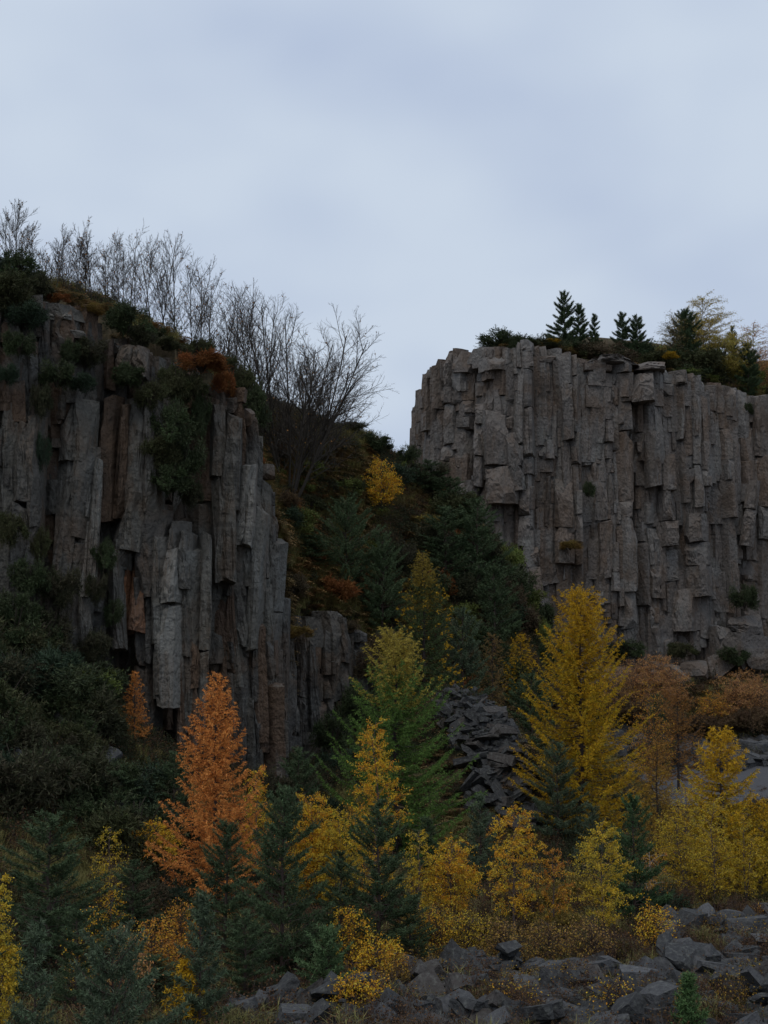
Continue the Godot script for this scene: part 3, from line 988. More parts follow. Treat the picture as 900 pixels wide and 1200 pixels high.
func make_bushes() -> void:
	var g := Color(0.046, 0.060, 0.028)
	for k in 5:
		bush_meshes["gorse%d" % k] = bush_shape([g, g * 1.2, Color(0.040, 0.060, 0.036), Color(0.062, 0.066, 0.030), Color(0.050, 0.050, 0.028)][k], 900 + k)
	for k in 2:
		bush_meshes["leafy%d" % k] = bush_shape([Color(0.12, 0.145, 0.04), Color(0.20, 0.155, 0.04)][k], 950 + k, false)
		bush_meshes["brown%d" % k] = bush_shape([Color(0.115, 0.075, 0.042), Color(0.09, 0.068, 0.042)][k], 960 + k)
	bush_meshes["yellow0"] = bush_shape(Color(0.30, 0.19, 0.015), 970, false)
	bush_meshes["rust0"] = bush_shape(Color(0.19, 0.075, 0.026), 980, true)
	bush_meshes["straw0"] = bush_shape(Color(0.20, 0.135, 0.04), 981, true)
	bush_meshes["stems"] = stems_shape(990)

func bush(kind: String, at: Vector3, rx: float, ry: float, label: String, group := "", called := "gorse_bush", category := "bush") -> void:
	var o := thing(called, label, category, at, rf(0, TAU), group)
	o.scale = Vector3(rx, ry, rx)
	part("foliage", bush_meshes[kind], mats["needle"] if kind.begins_with("gorse") else mats["foliage"], o)
	part("stems", bush_meshes["stems"], mats["wood"], o)

func face_bush(kind: String, px: float, py: float, depth: float, hw: float, hh: float, label: String, group := "", called := "gorse_bush", category := "bush") -> void:
	var k := depth / FOCAL
	bush(kind, ray_point(px, py, depth), hw * k, hh * k, label, group, called, category)

func frond_shape(sd: int, col: Color) -> ArrayMesh:
	rng.seed = sd
	var s := Shape.new()
	for f in 26:
		var a := rf(0, TAU)
		var dir := Vector3(cos(a), 0, sin(a))
		var side := Vector3(-sin(a), 0, cos(a))
		var length := rf(0.5, 1.0)
		var tone := jitter(col, 0.35)
		for k in 7:
			var q := (k + 0.5) / 7.0
			var p := dir * length * q * 0.75 + Vector3.UP * length * (1.1 * q - 0.95 * q * q)
			var w := 0.26 * length * sin(q * 2.6 + 0.35)
			for sd2: float in [-1.0, 1.0]:
				var d := (side * sd2 + dir * 0.35 + Vector3.UP * rf(-0.5, 0.1)) * w
				s.needle(p, d, dir * 0.035, jitter(tone, 0.2))
	return s.mesh()

func grass_shape(sd: int, col: Color) -> ArrayMesh:
	rng.seed = sd
	var s := Shape.new()
	for k in 70:
		var a := rf(0, TAU)
		var p := Vector3(rf(-0.3, 0.3), 0, rf(-0.3, 0.3))
		var d := Vector3(cos(a) * rf(0.1, 0.55), rf(0.35, 0.8), sin(a) * rf(0.1, 0.55))
		s.needle(p, d, Vector3(-sin(a), 0, cos(a)) * 0.016, jitter(col, 0.35))
		s.needle(p + d * 0.7, d * 0.5 + Vector3(cos(a) * 0.15, -0.25, sin(a) * 0.15), Vector3(-sin(a), 0, cos(a)) * 0.01, jitter(col, 0.35))
	return s.mesh()

func twig_shape(sd: int, col: Color, leaf: Color, n: int) -> ArrayMesh:
	rng.seed = sd
	var s := Shape.new()
	for k in 30:
		var a := rf(0, TAU)
		var p := Vector3(rf(-0.2, 0.2), -0.05, rf(-0.2, 0.2))
		var d := Vector3(cos(a) * rf(0.1, 0.6), rf(0.3, 1.0), sin(a) * rf(0.1, 0.6))
		s.needle(p, d, Vector3(-sin(a), 0, cos(a)) * 0.010, jitter(col, 0.3))
		for j in 5:
			var q := p + d * rf(0.3, 0.95)
			var e := (d.normalized() + any_dir()).normalized() * rf(0.1, 0.3)
			s.needle(q, e, e.cross(any_dir()).normalized() * 0.006, jitter(col, 0.3))
			for m in n:
				var l := any_dir() * 0.06
				s.leaf(q + e * rf(0.2, 1.0), l, l.cross(any_dir()).normalized() * 0.024, jitter(leaf, 0.35))
	return s.mesh()

func scatter(called: String, label: String, mesh: Mesh, mat: String, list: Array) -> void:
	if list.is_empty(): return
	var mm := MultiMesh.new()
	mm.transform_format = MultiMesh.TRANSFORM_3D
	mm.mesh = mesh
	mm.instance_count = list.size()
	for k in list.size():
		mm.set_instance_transform(k, list[k])
	var o := MultiMeshInstance3D.new()
	o.name = numbered(called)
	o.multimesh = mm
	o.material_override = mats[mat]
	add_child(o, true)
	tag(o, label, "undergrowth", "", "stuff")

func make_undergrowth() -> void:
	var kinds := {"bracken": [], "pale_bracken": [], "grass": [], "heather": [], "twigs": [], "yellow": []}
	rng.seed = 31415
	var nl := line_points(near_line)
	var fl := line_points(far_line)
	for k in 60000:
		var px := rf(-160, 1180)
		var depth := rf(29.0, 60.0) if rng.randf() < 0.35 else rf(56.0, 130.0)
		if k % 3 == 0:
			px = rf(290, 640)
			depth = rf(66.0, 97.0)
		var p := ground_point(px, depth)
		var near_d := line_depth(nl, p.x)
		var far_d := line_depth(fl, p.x)
		if depth > near_d - 1.2 and depth < near_d + 0.6: continue
		if depth > far_d - 2.0 and depth < far_d + 0.8: continue
		var steep := absf(ground_y(p.x, depth + 0.8) - ground_y(p.x, depth - 0.8))
		if steep > 9.0: continue
		var on_top := depth > near_d
		var kind := ""
		var size := rf(0.45, 1.0)
		var n := lump.get_noise_2d(p.x * 3.0, depth * 3.0) + rf(-0.35, 0.35)
		if on_top and px < 520.0:
			kind = "bracken" if n > 0.2 else ("grass" if n > -0.12 else "pale_bracken")
			if rng.randf() < 0.12: kind = "heather"
			size *= 1.15
		elif depth > 82.0 and depth < 101.0 and p.x > 14.5:
			if rng.randf() < 0.9: continue
			kind = "grass" if n > -0.1 else "twigs"
			size *= 0.5
		elif depth > 94.0 and depth < 100.5 and px > 640.0:
			continue
		elif depth < 48.0 and px > 460.0:
			if rng.randf() < 0.35: continue
			if fine.get_noise_2d(p.x * 7.0, depth * 7.0) < 0.08 and rng.randf() < 0.7: continue
			p.y += pile_height(p.x, depth) * 0.6
			kind = "twigs" if n > -0.25 else "yellow"
			size *= 0.8
			if rng.randf() < 0.25: kind = "grass"
		elif depth < 38.0 and px > 270.0:
			if rng.randf() < 0.6: continue
			kind = "twigs" if n > -0.1 else "grass"
		else:
			kind = "heather" if n > 0.1 else ("twigs" if n > -0.15 else "grass")
			if px > 470.0 and rng.randf() < 0.5: kind = "pale_bracken"
			if depth > 100.0: size *= 1.4
		kinds[kind].append(Transform3D(Basis(Vector3.UP, rf(0, TAU)) * Basis.from_scale(Vector3(size, size * rf(0.7, 1.1), size)), p + Vector3(0, -0.03, 0)))
	scatter("bracken", "rust brown dead bracken covering the hillside above the slabby cliff", frond_shape(51, Color(0.25, 0.145, 0.06)), "foliage", kinds["bracken"])
	scatter("bracken", "dull tan dead bracken mixed over the slopes", frond_shape(52, Color(0.25, 0.175, 0.08)), "foliage", kinds["pale_bracken"])
	scatter("grass", "withered straw and olive grass over the slopes", grass_shape(53, Color(0.21, 0.19, 0.07)), "foliage", kinds["grass"])
	scatter("heather", "dark low scrub over the banks", twig_shape(54, Color(0.045, 0.036, 0.028), Color(0.035, 0.042, 0.02), 3), "foliage", kinds["heather"])
	scatter("undergrowth", "bare purple-brown stalks between the stones", twig_shape(55, Color(0.085, 0.062, 0.052), Color(0.10, 0.055, 0.025), 1), "foliage", kinds["twigs"])
	scatter("undergrowth", "small stalks with yellow leaves between the stones", twig_shape(56, Color(0.06, 0.05, 0.04), Color(0.30, 0.18, 0.03), 1), "leaf", kinds["yellow"])

# ------------------------------------------------------------------ planting
func tree_at(called: String, label: String, px: float, depth: float, top: float, group := "") -> Array:
	rng.seed = hash(label) + int(px * 7.0 + top)
	var p := ground_point(px, depth)
	var h := ray_point(px, top, depth).y - p.y
	return [thing(called, label, "tree", p, 0.0, group), maxf(0.6, h), depth / FOCAL]

func make_larches() -> void:
	var orange := Color(0.66, 0.27, 0.07)
	var gold := Color(0.56, 0.335, 0.022)
	var olive := Color(0.44, 0.31, 0.025)
	# label, px, depth, top, half width, inner, outer, top colour, density, tips, low, shape
	for a in [
		["tall burnt orange larch with a full cone crown in front of the slabby cliff", 253, 45, 786, 70, orange, orange, orange, 1.25, 0, 0.05, 0.92],
		["narrow small orange larch growing on a ledge of the slabby cliff", 158, 57.6, 786, 16, orange * 0.8, orange * 0.8, orange * 0.8, 0.9, 0, 0.05, 0.7],
		["green larch whose top has turned yellow, beside the slab heap", 463, 57, 736, 82, Color(0.115, 0.195, 0.045), Color(0.115, 0.195, 0.045), Color(0.40, 0.31, 0.06), 1.3, 0, 0.03, 0.7],
		["dark green larch with golden branch tips on the nose of the hill", 497, 72, 645, 42, Color(0.075, 0.105, 0.04), gold, Color(0.26, 0.19, 0.035), 1.0, 0.88, 0.05, 0.7],
		["big golden yellow larch standing before the tall columned cliff", 680, 62, 688, 72, olive, gold, gold * 0.95, 1.25, 0, 0.05, 0.62],
		["thin brown larch nearly bare beside the foot of the tall cliff", 577, 76, 742, 26, Color(0.20, 0.13, 0.05), Color(0.20, 0.13, 0.05), Color(0.2, 0.13, 0.05), 0.5, 0, 0.05, 0.6],
		["slender yellow-green larch close behind the big golden larch", 610, 79, 742, 24, Color(0.17, 0.15, 0.03), gold * 0.8, gold * 0.8, 0.7, 0.45, 0.05, 0.6],
		["thin russet larch with wide sparse branches by the gravel track", 793, 93, 806, 42, Color(0.30, 0.15, 0.045), Color(0.30, 0.15, 0.045), Color(0.3, 0.14, 0.04), 0.5, 0, 0.12, 0.6],
		["bright yellow larch with a pointed top beside the gravel track", 842, 50, 852, 50, olive, gold, gold, 1.2, 0, 0.05, 0.6],
		["brownish thin larch in front of the gravel track", 768, 55, 868, 34, Color(0.30, 0.19, 0.04), Color(0.34, 0.20, 0.035), Color(0.3, 0.16, 0.04), 0.7, 0, 0.08, 0.6],
		["yellow-green larch at the edge of the gravel track", 892, 50, 936, 40, olive, olive * 1.1, gold * 0.9, 1.0, 0, 0.05, 0.6],
		["yellow larch sapling in front of the low pines", 220, 31, 1124, 22, gold * 0.8, gold, gold, 0.9, 0, 0.05, 0.7]]:
		var t := tree_at("larch", a[0], a[1], a[2], a[3])
		larch(t[0], t[1], a[4] * t[2] * 1.3, a[5], a[6], a[7], a[8], a[9], a[10], a[11])

func make_pines() -> void:
	var g := Color(0.066, 0.096, 0.046)
	var blue := Color(0.086, 0.116, 0.068)
	for a in [
		["broad grey-green pine below the bushy bank", 62, 38, 956, 66, g, 1.0, 0.05, 0.6],
		["bluish young spruce with open starry branches in the corner thicket", 48, 28, 1086, 40, blue * 1.1, 0.7, 0.05, 0.8],
		["low wide pine with bluish tufts near the corner thicket", 138, 28, 1104, 66, blue, 1.0, 0.0, 0.5],
		["slim young pine before the burnt orange larch's foot", 238, 31, 1052, 32, blue, 0.9, 0.05, 0.7],
		["dark pine directly in front of the burnt orange larch", 267, 39, 966, 40, g, 1.1, 0.04, 0.7],
		["tall dense dark pine between the orange larch and yellow birches", 333, 37.5, 928, 56, g, 1.1, 0.04, 0.7],
		["dark blue-green pine in front of the yellow birch clump", 400, 40, 1000, 34, g, 1.0, 0.04, 0.7],
		["dark pine under the narrow golden birch", 444, 39, 942, 48, g, 1.0, 0.05, 0.65],
		["small bright green pine sapling above the stones", 385, 35, 1092, 30, Color(0.09, 0.14, 0.06), 0.8, 0.05, 0.6],
		["little grey-green pine at the foot of the slab heap", 562, 51, 935, 26, blue * 1.1, 0.9, 0.05, 0.7],
		["dark pine crowding the big golden larch from the hill side", 622, 69, 792, 44, g, 1.0, 0.04, 0.6],
		["blue-green pine under the low boughs of the big golden larch", 652, 60, 872, 34, blue, 0.9, 0.04, 0.65],
		["small bluish pine at the foot of the big golden larch", 692, 52, 945, 22, blue, 0.9, 0.04, 0.6],
		["dark green pine between the yellow birches and the track", 740, 45, 936, 34, Color(0.062, 0.105, 0.045), 1.0, 0.04, 0.6],
		["blue-green pine behind the green larch on the hill nose", 542, 74, 716, 40, blue, 1.0, 0.04, 0.6],
		["grey-green pine on the hillside below the yellow hill birch", 405, 79, 588, 44, g * 1.2, 1.0, 0.05, 0.6],
		["squat pine on the hillside over the low dark rocks", 362, 77, 628, 34, g, 0.9, 0.05, 0.55],
		["pine on the hillside behind the golden-tipped larch", 448, 79, 628, 34, g * 1.2, 1.0, 0.05, 0.6],
		["dark pine on the hill crest before the tall cliff", 522, 84, 596, 42, g, 1.0, 0.02, 0.5],
		["dark pine leaning over the hill nose before the tall cliff", 560, 85, 588, 40, g, 1.0, 0.02, 0.5],
		["dark round pine lowest on the hill nose before the tall cliff", 580, 81, 665, 32, g, 1.0, 0.02, 0.5],
		["dark pine among bushes behind the orange larch", 205, 51, 884, 30, g, 0.9, 0.04, 0.6],
		["dark pine on the bushy bank under the ledge larch", 140, 50, 905, 34, g, 0.9, 0.04, 0.55],
		["small bright pine sapling alone among the scree stones", 800, 31.5, 1146, 20, Color(0.08, 0.14, 0.05), 0.7, 0.05, 0.7],
		["dark bushy pine in front of the stone bank", 770, 99, 815, 26, g, 0.9, 0.02, 0.5],
		["dark pine shaded under the green larch", 500, 50, 960, 26, g, 0.9, 0.04, 0.6],
		["dark pine between the corner spruce and the broad grey-green pine", 96, 33, 1068, 40, g, 1.0, 0.02, 0.6],
		["low dark pine in the thicket behind the slim young pine", 185, 35, 1120, 44, g, 1.0, 0.02, 0.5],
		["short dark pine hemmed in beside the dense dark pine", 290, 35, 1070, 40, g, 1.0, 0.02, 0.55],
		["dark pine in the thicket under the orange larch", 160, 41, 1010, 36, g, 1.0, 0.02, 0.6],
		["dark pine behind the leafy yellow birch and bluish spruce", 12, 34, 1110, 40, g, 1.0, 0.02, 0.5],
		["dark scrubby pine between two birch clumps above the stones", 480, 39, 1050, 30, g, 1.0, 0.02, 0.55],
		["rounded evergreen standing highest on the hill crest by the gap of sky", 502, 91, 540, 36, g, 1.0, 0.0, 0.35],
		["rounded evergreen just below the crest evergreen", 528, 90, 560, 38, g, 1.0, 0.0, 0.35],
		["rounded evergreen hiding the lower corner of the tall cliff", 553, 89, 586, 38, g, 1.0, 0.0, 0.35],
		["rounded evergreen on the steep nose of the hill", 574, 88, 628, 34, g, 1.0, 0.0, 0.35],
		["rounded evergreen lowest on the steep nose of the hill", 590, 86, 690, 26, g, 1.0, 0.0, 0.4],
		["dim pine in the hollow below the low dark rocks", 350, 56, 880, 36, g, 0.9, 0.03, 0.6]]:
		var t := tree_at("pine", a[0], a[1], a[2], a[3])
		if a[2] > 32.0 and (a[5] == g or a[5] == blue):
			grown_pine(t[0], t[1], a[4] * t[2] * 1.25, a[5], hash(a[0]) % 4)
		else:
			pine(t[0], t[1], a[4] * t[2] * 1.25, a[5], a[6], a[7], a[8])
	for a in [["tallest pine on the rim of the tall columned cliff", 666, 119, 352, 20], ["small pine close beside the tallest rim pine", 684, 119, 366, 14], ["tiny pine sapling on the rim of the tall cliff", 702, 119, 377, 9], ["pointed pine above the overhanging cap stones of the tall cliff", 735, 120, 375, 15], ["pine leaning on its pointed neighbour on the cliff rim", 753, 120, 380, 17], ["small pine between the faded birches on the cliff top", 868, 128, 390, 11], ["low dark pine over the falling rim of the tall cliff", 885, 123, 412, 20], ["dark pine under the tallest faded birch on the cliff top", 812, 123, 374, 26]]:
		var t := tree_at("pine", a[0], a[1], a[2], a[3])
		pine(t[0], t[1] + 0.5, a[4] * t[2] * 1.1, g, 1.6, 0.05, 0.55, 0.15)

func make_birches() -> void:
	var y := [Color(0.68, 0.43, 0.03), Color(0.62, 0.33, 0.025), Color(0.55, 0.40, 0.05), Color(0.60, 0.28, 0.03)]
	var lime := [Color(0.52, 0.37, 0.04), Color(0.42, 0.32, 0.04), Color(0.56, 0.36, 0.03)]
	var amber := [Color(0.55, 0.26, 0.035), Color(0.46, 0.19, 0.04), Color(0.56, 0.33, 0.04)]
	var dull := [Color(0.34, 0.20, 0.06), Color(0.26, 0.15, 0.06), Color(0.42, 0.27, 0.05)]
	var russet := [Color(0.52, 0.25, 0.09), Color(0.50, 0.29, 0.10), Color(0.40, 0.21, 0.10)]
	for a in [
		["narrow golden birch before the green larch", 440, 44, 843, 34, y, 1.0, 1],
		["golden orange birch clump beside the tall dark pine", 366, 46, 930, 36, y, 1.1, 3],
		["yellow-green birch leaning on the golden orange clump", 398, 45.5, 948, 28, lime, 0.9, 2],
		["golden birch with a broad crown below the slab heap", 528, 43.5, 984, 40, y, 0.9, 2],
		["thin yellow birch between dark pine and broad golden birch", 490, 43, 974, 24, lime, 0.8, 1],
		["upright golden birch at the foot of the slab heap", 600, 42.5, 946, 36, y, 1.1, 1],
		["small amber birch next to the upright golden birch", 646, 43, 996, 22, amber, 0.9, 1],
		["full yellow-green birch beside the dark green pine", 703, 41.5, 966, 38, lime, 1.15, 1],
		["pale yellow birch with many stems by the gravel track", 800, 49, 925, 36, lime, 0.5, 2],
		["olive yellow birch in front of the pointed yellow larch", 832, 47.5, 935, 30, lime, 0.5, 2],
		["fading yellow birch leaning over the boulders by the track", 868, 48.5, 962, 22, lime, 0.5, 2],
		["lanky thin birch with a pale bent stem above the boulders", 758, 47, 988, 24, amber, 0.35, 2],
		["leafy yellow birch crowding the bluish young spruce", 2, 30, 1026, 24, lime, 1.1, 2],
		["yellow birch at the foot of the burnt orange larch", 184, 47, 962, 26, y, 1.0, 2],
		["yellow birch behind the shoulder of the orange larch", 302, 48, 898, 22, y, 0.9, 1],
		["sparse yellow birch before the dark bushy bank", 132, 43, 968, 22, lime, 0.45, 1],
		["thin yellow birch sapling between broad pine and orange larch", 136, 39, 1040, 22, y, 0.35, 1],
		["bright yellow birch alone on the bracken hillside", 447, 87, 538, 22, y, 1.1, 2],
		["faded yellow birch, tallest on the top of the far cliff", 832, 125, 348, 40, [Color(0.44, 0.32, 0.07), Color(0.34, 0.27, 0.07)], 0.9, 3],
		["nearly bare birch on the far cliff's rim beside yellow gorse", 797, 122, 366, 18, [Color(0.2, 0.16, 0.06)], 0.25, 2],
		["olive yellow birch over the falling rim of the far cliff", 858, 124, 396, 38, [Color(0.38, 0.30, 0.06), Color(0.30, 0.26, 0.06)], 1.0, 3],
		["russet birch at the end of the far cliff's rim", 893, 127, 382, 30, russet, 0.5, 2],
		["pinkish russet birch beneath the tall cliff", 775, 105, 768, 28, russet, 0.8, 3],
		["thin russet birch beneath the tall cliff beside mossy rocks", 745, 106, 772, 24, russet, 0.35, 3],
		["russet birch behind the stone bank with a broad crown", 866, 106, 788, 30, russet, 0.7, 3],
		["small orange birch behind the stone bank", 835, 105, 812, 20, amber, 0.6, 2],
		["bare reddish birch at the far end of the stone bank", 892, 106, 790, 22, russet, 0.2, 3],
		["bare reddish birch between golden larch and stone bank", 720, 104, 780, 22, russet, 0.2, 3],
		["orange-brown birch at the end of the gravel track", 760, 88, 800, 26, amber, 0.3, 2],
		["faded amber birch behind the big golden larch", 612, 96, 738, 16, amber, 0.5, 2],
		["russet birch in the gap behind the big golden larch", 640, 100, 745, 24, russet, 0.4, 3]]:
		var t := tree_at("birch", a[0], a[1], a[2], a[3])
		var far: bool = a[2] > 75
		birch(t[0], t[1], a[4] * t[2] * (1.0 if far else 0.86), a[5], a[6] * (0.7 if far else 1.15), 0.062 if far else 0.038, Color(0.11, 0.085, 0.075) if not a[0].begins_with("lanky") else Color(0.3, 0.28, 0.26), 0.16, a[7])
	# low saplings with yellow leaves among the stones
	for a in [["yellow-leaved sapling in front of the low stones", 440, 36, 1098, 20, y, 0.6], ["golden sapling in front of the low stones, fullest of leaf", 420, 33, 1143, 26, y, 0.8], ["yellow sapling beside the dark pines above the stones", 460, 37, 1100, 14, y, 0.7], ["amber sapling between boulders below the upright birch", 590, 39.5, 1078, 20, dull, 0.3], ["amber shrub below the full yellow-green birch", 640, 39.5, 1082, 26, dull, 0.3], ["amber shrub with dull leaves near the dark green pine", 690, 39, 1072, 24, dull, 0.3], ["golden sapling beside the boulders under the track", 762, 40.5, 1058, 20, y, 0.5], ["orange shrub at the foot of the slim young pine", 185, 36, 1074, 26, amber, 0.7], ["orange shrub beside the slim young pine", 160, 34, 1092, 22, russet, 0.6], ["rusty shrub in the thicket under the orange larch", 215, 38, 1052, 22, amber, 0.6], ["yellow sapling in the thicket before the orange larch", 105, 35, 1062, 20, y, 0.3], ["yellow shrub under the dark pines by the stones", 410, 38, 1060, 20, y, 0.6], ["golden low shrub under the broad golden birch", 510, 40, 1062, 26, y, 0.35], ["dull yellow shrub below the broad golden birch", 545, 40, 1070, 22, lime, 0.3], ["small orange sapling on the boulders by the track", 888, 44.5, 1064, 8, amber, 0.6], ["sparse yellow shrub in front of the boulders", 600, 33, 1150, 26, y, 0.1], ["sparse yellow shrub in front of the scree", 720, 33, 1150, 26, y, 0.1]]:
		var t := tree_at("sapling", a[0], a[1], a[2], a[3])
		birch(t[0], t[1], a[4] * t[2] * 1.15, a[5], a[6] * 0.42, 0.045, Color(0.07, 0.05, 0.042), 0.02, 3)

func make_bare_trees() -> void:
	for a in [[-40, 68, 240, 3], [4, 68, 236, 3], [26, 72, 250, 2], [48, 69, 262, 2], [72, 70, 250, 2], [96, 71, 254, 3], [118, 78, 270, 3], [138, 72, 264, 3], [158, 80, 270, 2], [176, 74, 274, 2], [196, 74, 284, 2], [212, 82, 292, 2], [228, 76, 300, 2], [246, 84, 306, 2], [262, 77, 316, 2], [280, 80, 328, 2], [298, 82, 334, 2], [60, 80, 262, 3], [90, 82, 268, 2]]:
		var label := "leafless slender tree standing on the rim above the slabby cliff"
		var t := tree_at("bare_tree", label, a[0], a[1], a[2], "leafless trees along the cliff rim")
		bare_tree(t[0], t[1] * rf(0.92, 1.04), a[3], rf(0.75, 1.05), rf(0.05, 0.22), 50, 2)
	var t := tree_at("bare_tree", "largest leafless tree, wide and many-stemmed, on the bracken hillside", 338, 81, 320)
	bare_tree(t[0], t[1] * 0.97, 14, 1.0, 0.62, 350, 4)
	t = tree_at("bare_tree", "leafless tree with low arching boughs behind the largest bare tree", 366, 86, 395)
	bare_tree(t[0], t[1], 8, 1.1, 0.7, 220, 5)

func make_all_bushes() -> void:
	rng.seed = 888
	var on_face := "dark gorse bush rooted in a gully of the slabby cliff"
	for a in [[66, 440, 58.0, 22, 24], [108, 412, 59.8, 22, 26], [95, 450, 58.8, 18, 16], [22, 405, 57.2, 20, 24], [176, 462, 60.6, 20, 26], [200, 500, 60.6, 30, 36], [216, 540, 61.2, 24, 36], [198, 562, 60.6, 30, 24], [220, 452, 62.5, 26, 34], [236, 488, 63.0, 14, 40], [190, 530, 60.8, 24, 28], [122, 652, 59.2, 16, 24], [112, 690, 58.8, 14, 26], [46, 640, 57.8, 12, 34], [134, 720, 59.4, 12, 24], [50, 470, 57.8, 14, 30], [50, 530, 58.0, 10, 34], [232, 410, 63.5, 20, 22], [152, 440, 60.4, 22, 18], [84, 412, 59.0, 14, 18], [8, 440, 57.0, 14, 18], [205, 450, 61.8, 20, 28], [225, 580, 61.6, 16, 22], [16, 620, 56.6, 18, 30], [36, 680, 56.8, 26, 34], [70, 690, 57.6, 24, 36], [60, 740, 57.2, 34, 36], [16, 720, 56.0, 30, 34], [108, 760, 58.6, 22, 30], [130, 815, 58.6, 16, 20]]:
		face_bush("gorse%d" % (rng.randi() % 5), a[0], a[1], a[2], a[3], a[4], on_face, "gorse on the face of the slabby cliff")
	var on_rim := "dark gorse bush overhanging the rim of the slabby cliff"
	for a in [[18, 318, 59.5, 36, 30], [4, 345, 58, 36, 36], [44, 340, 59.5, 24, 26], [150, 374, 61.5, 28, 26], [168, 396, 62, 18, 20], [-40, 320, 59, 50, 40], [30, 372, 57.8, 26, 22], [275, 450, 70, 24, 34], [292, 480, 74, 24, 40], [258, 430, 70, 20, 20], [178, 392, 63.6, 18, 14], [200, 404, 64.6, 16, 12]]:
		face_bush("gorse%d" % (rng.randi() % 5), a[0], a[1], a[2], a[3], a[4], on_rim, "gorse along the slabby cliff's rim")
	face_bush("rust0", 236, 426, 62.6, 32, 20, "rust orange bracken clump hanging over the slabby cliff", "", "bracken_clump", "bracken")
	face_bush("rust0", 262, 452, 64.0, 14, 26, "drooping rusty bracken tail at the cliff corner", "", "bracken_clump", "bracken")
	face_bush("straw0", 104, 364, 60.4, 18, 9, "straw yellow grass tussock on the slabby cliff's rim", "", "grass_tussock", "grass")
	face_bush("rust0", 68, 350, 59.6, 14, 10, "brown bracken clump beside the straw tussock on the rim", "", "bracken_clump", "bracken")
	face_bush("straw0", 345, 742, 70.5, 22, 11, "pale grass tussock on top of the low dark rocks", "", "grass_tussock", "grass")
	face_bush("rust0", 298, 538, 68, 12, 16, "rusty bracken clump at the shoulder of the slabby cliff", "", "bracken_clump", "bracken")
	# the bank under the darker cliff is covered in gorse
	for k in 52:
		var px := rf(-90, 215)
		var t := rng.randf()
		var d_foot := lerpf(56.5, 62.0, clampf(px / 200.0, 0, 1)) - 1.0
		var depth := lerpf(d_foot, 47.0, t)
		if px > 118.0: depth = minf(depth, 51.5)
		var p := ground_point(px, depth)
		var r := rf(0.9, 1.7)
		bush("gorse%d" % (rng.randi() % 5), p + Vector3(0, r * 0.35, 0), r, r * rf(0.8, 1.1), "dark gorse bush on the steep bank below the slabby cliff", "gorse on the bank below the slabby cliff")
	for a in [[105, 800, 56.5, 34, 24], [140, 915, 54, 14, 22], [75, 815, 56, 20, 18]]:
		face_bush("leafy%d" % (rng.randi() % 2), a[0], a[1], a[2], a[3], a[4], "leafy olive bramble with yellow specks on the bank under the slabby cliff", "brambles on the bank", "bramble", "bush")
	# hollow between cliff and slab heap
	for a in [[350, 930, 64, 34, 34], [300, 925, 62, 30, 36], [390, 860, 71, 26, 30], [420, 830, 73, 26, 34], [400, 900, 68, 30, 34], [330, 900, 66, 26, 30], [370, 960, 58, 34, 34], [430, 780, 75, 24, 24], [455, 760, 76, 22, 26], [340, 690, 73.5, 26, 24], [400, 735, 74.5, 20, 12]]:
		face_bush("brown%d" % (rng.randi() % 2) if a[1] < 800 else "gorse%d" % (rng.randi() % 5), a[0], a[1], a[2], a[3], a[4], "dim scrubby bush in the hollow below the low dark rocks", "bushes in the hollow")
	# crest of the hill before the tall cliff
	for a in [[478, 520, 92, 16, 18], [498, 560, 91, 30, 28], [470, 560, 90, 28, 26], [530, 600, 90, 34, 34], [555, 650, 88, 34, 40], [515, 640, 86, 34, 36], [578, 705, 85, 22, 36], [545, 700, 84, 32, 36], [440, 520, 92, 24, 16], [410, 500, 92, 20, 10], [385, 505, 91, 16, 8], [500, 690, 82, 28, 30], [570, 740, 82, 24, 24], [360, 590, 82, 22, 18], [330, 620, 77, 24, 20], [470, 640, 83, 24, 26]]:
		var gp := ground_point(a[0], a[2])
		bush("gorse%d" % (rng.randi() % 5), Vector3(gp.x, clampf(ray_point(a[0], a[1], a[2]).y, gp.y + 0.2, gp.y + 1.0), gp.z), a[3] * a[2] / FOCAL, a[4] * a[2] / FOCAL, "dark evergreen bush on the hill crest before the tall cliff", "bushes on the hill crest")
	# mixed scrub over the hillside above the low rocks
	for k in 70:
		var px := rf(305, 590)
		var depth := rf(75.5, 92.0)
		var p := ground_point(px, depth)
		if p.y < 4.0: continue
		var r := rf(0.5, 1.3)
		var kind: String = ["leafy0", "leafy1", "brown0", "gorse3", "gorse0", "rust0", "straw0", "brown1", "leafy0"][rng.randi() % 9]
		bush(kind, p + Vector3(0, r * 0.25, 0), r, r * rf(0.6, 1.0), {"l": "olive leafy bush on the bracken hillside", "b": "brown withered bush on the bracken hillside", "g": "dark gorse bush on the bracken hillside", "r": "rusty bracken mound on the hillside", "s": "straw coloured tussock on the bracken hillside"}[kind[0]], "scrub on the bracken hillside: " + kind.rstrip("0123456789"), "scrub_bush")
	for k in 26:
		var px := rf(570, 655)
		var depth := rf(80.0, 97.0)
		var p := ground_point(px, depth)
		var r := rf(0.9, 1.7)
		bush(["gorse0", "gorse2", "brown1", "leafy0", "gorse1"][k % 5], p + Vector3(0, r * 0.3, 0), r, r * rf(0.8, 1.2), "bush on the steep nose of the hill beside the tall cliff", "bushes on the nose of the hill", "scrub_bush")
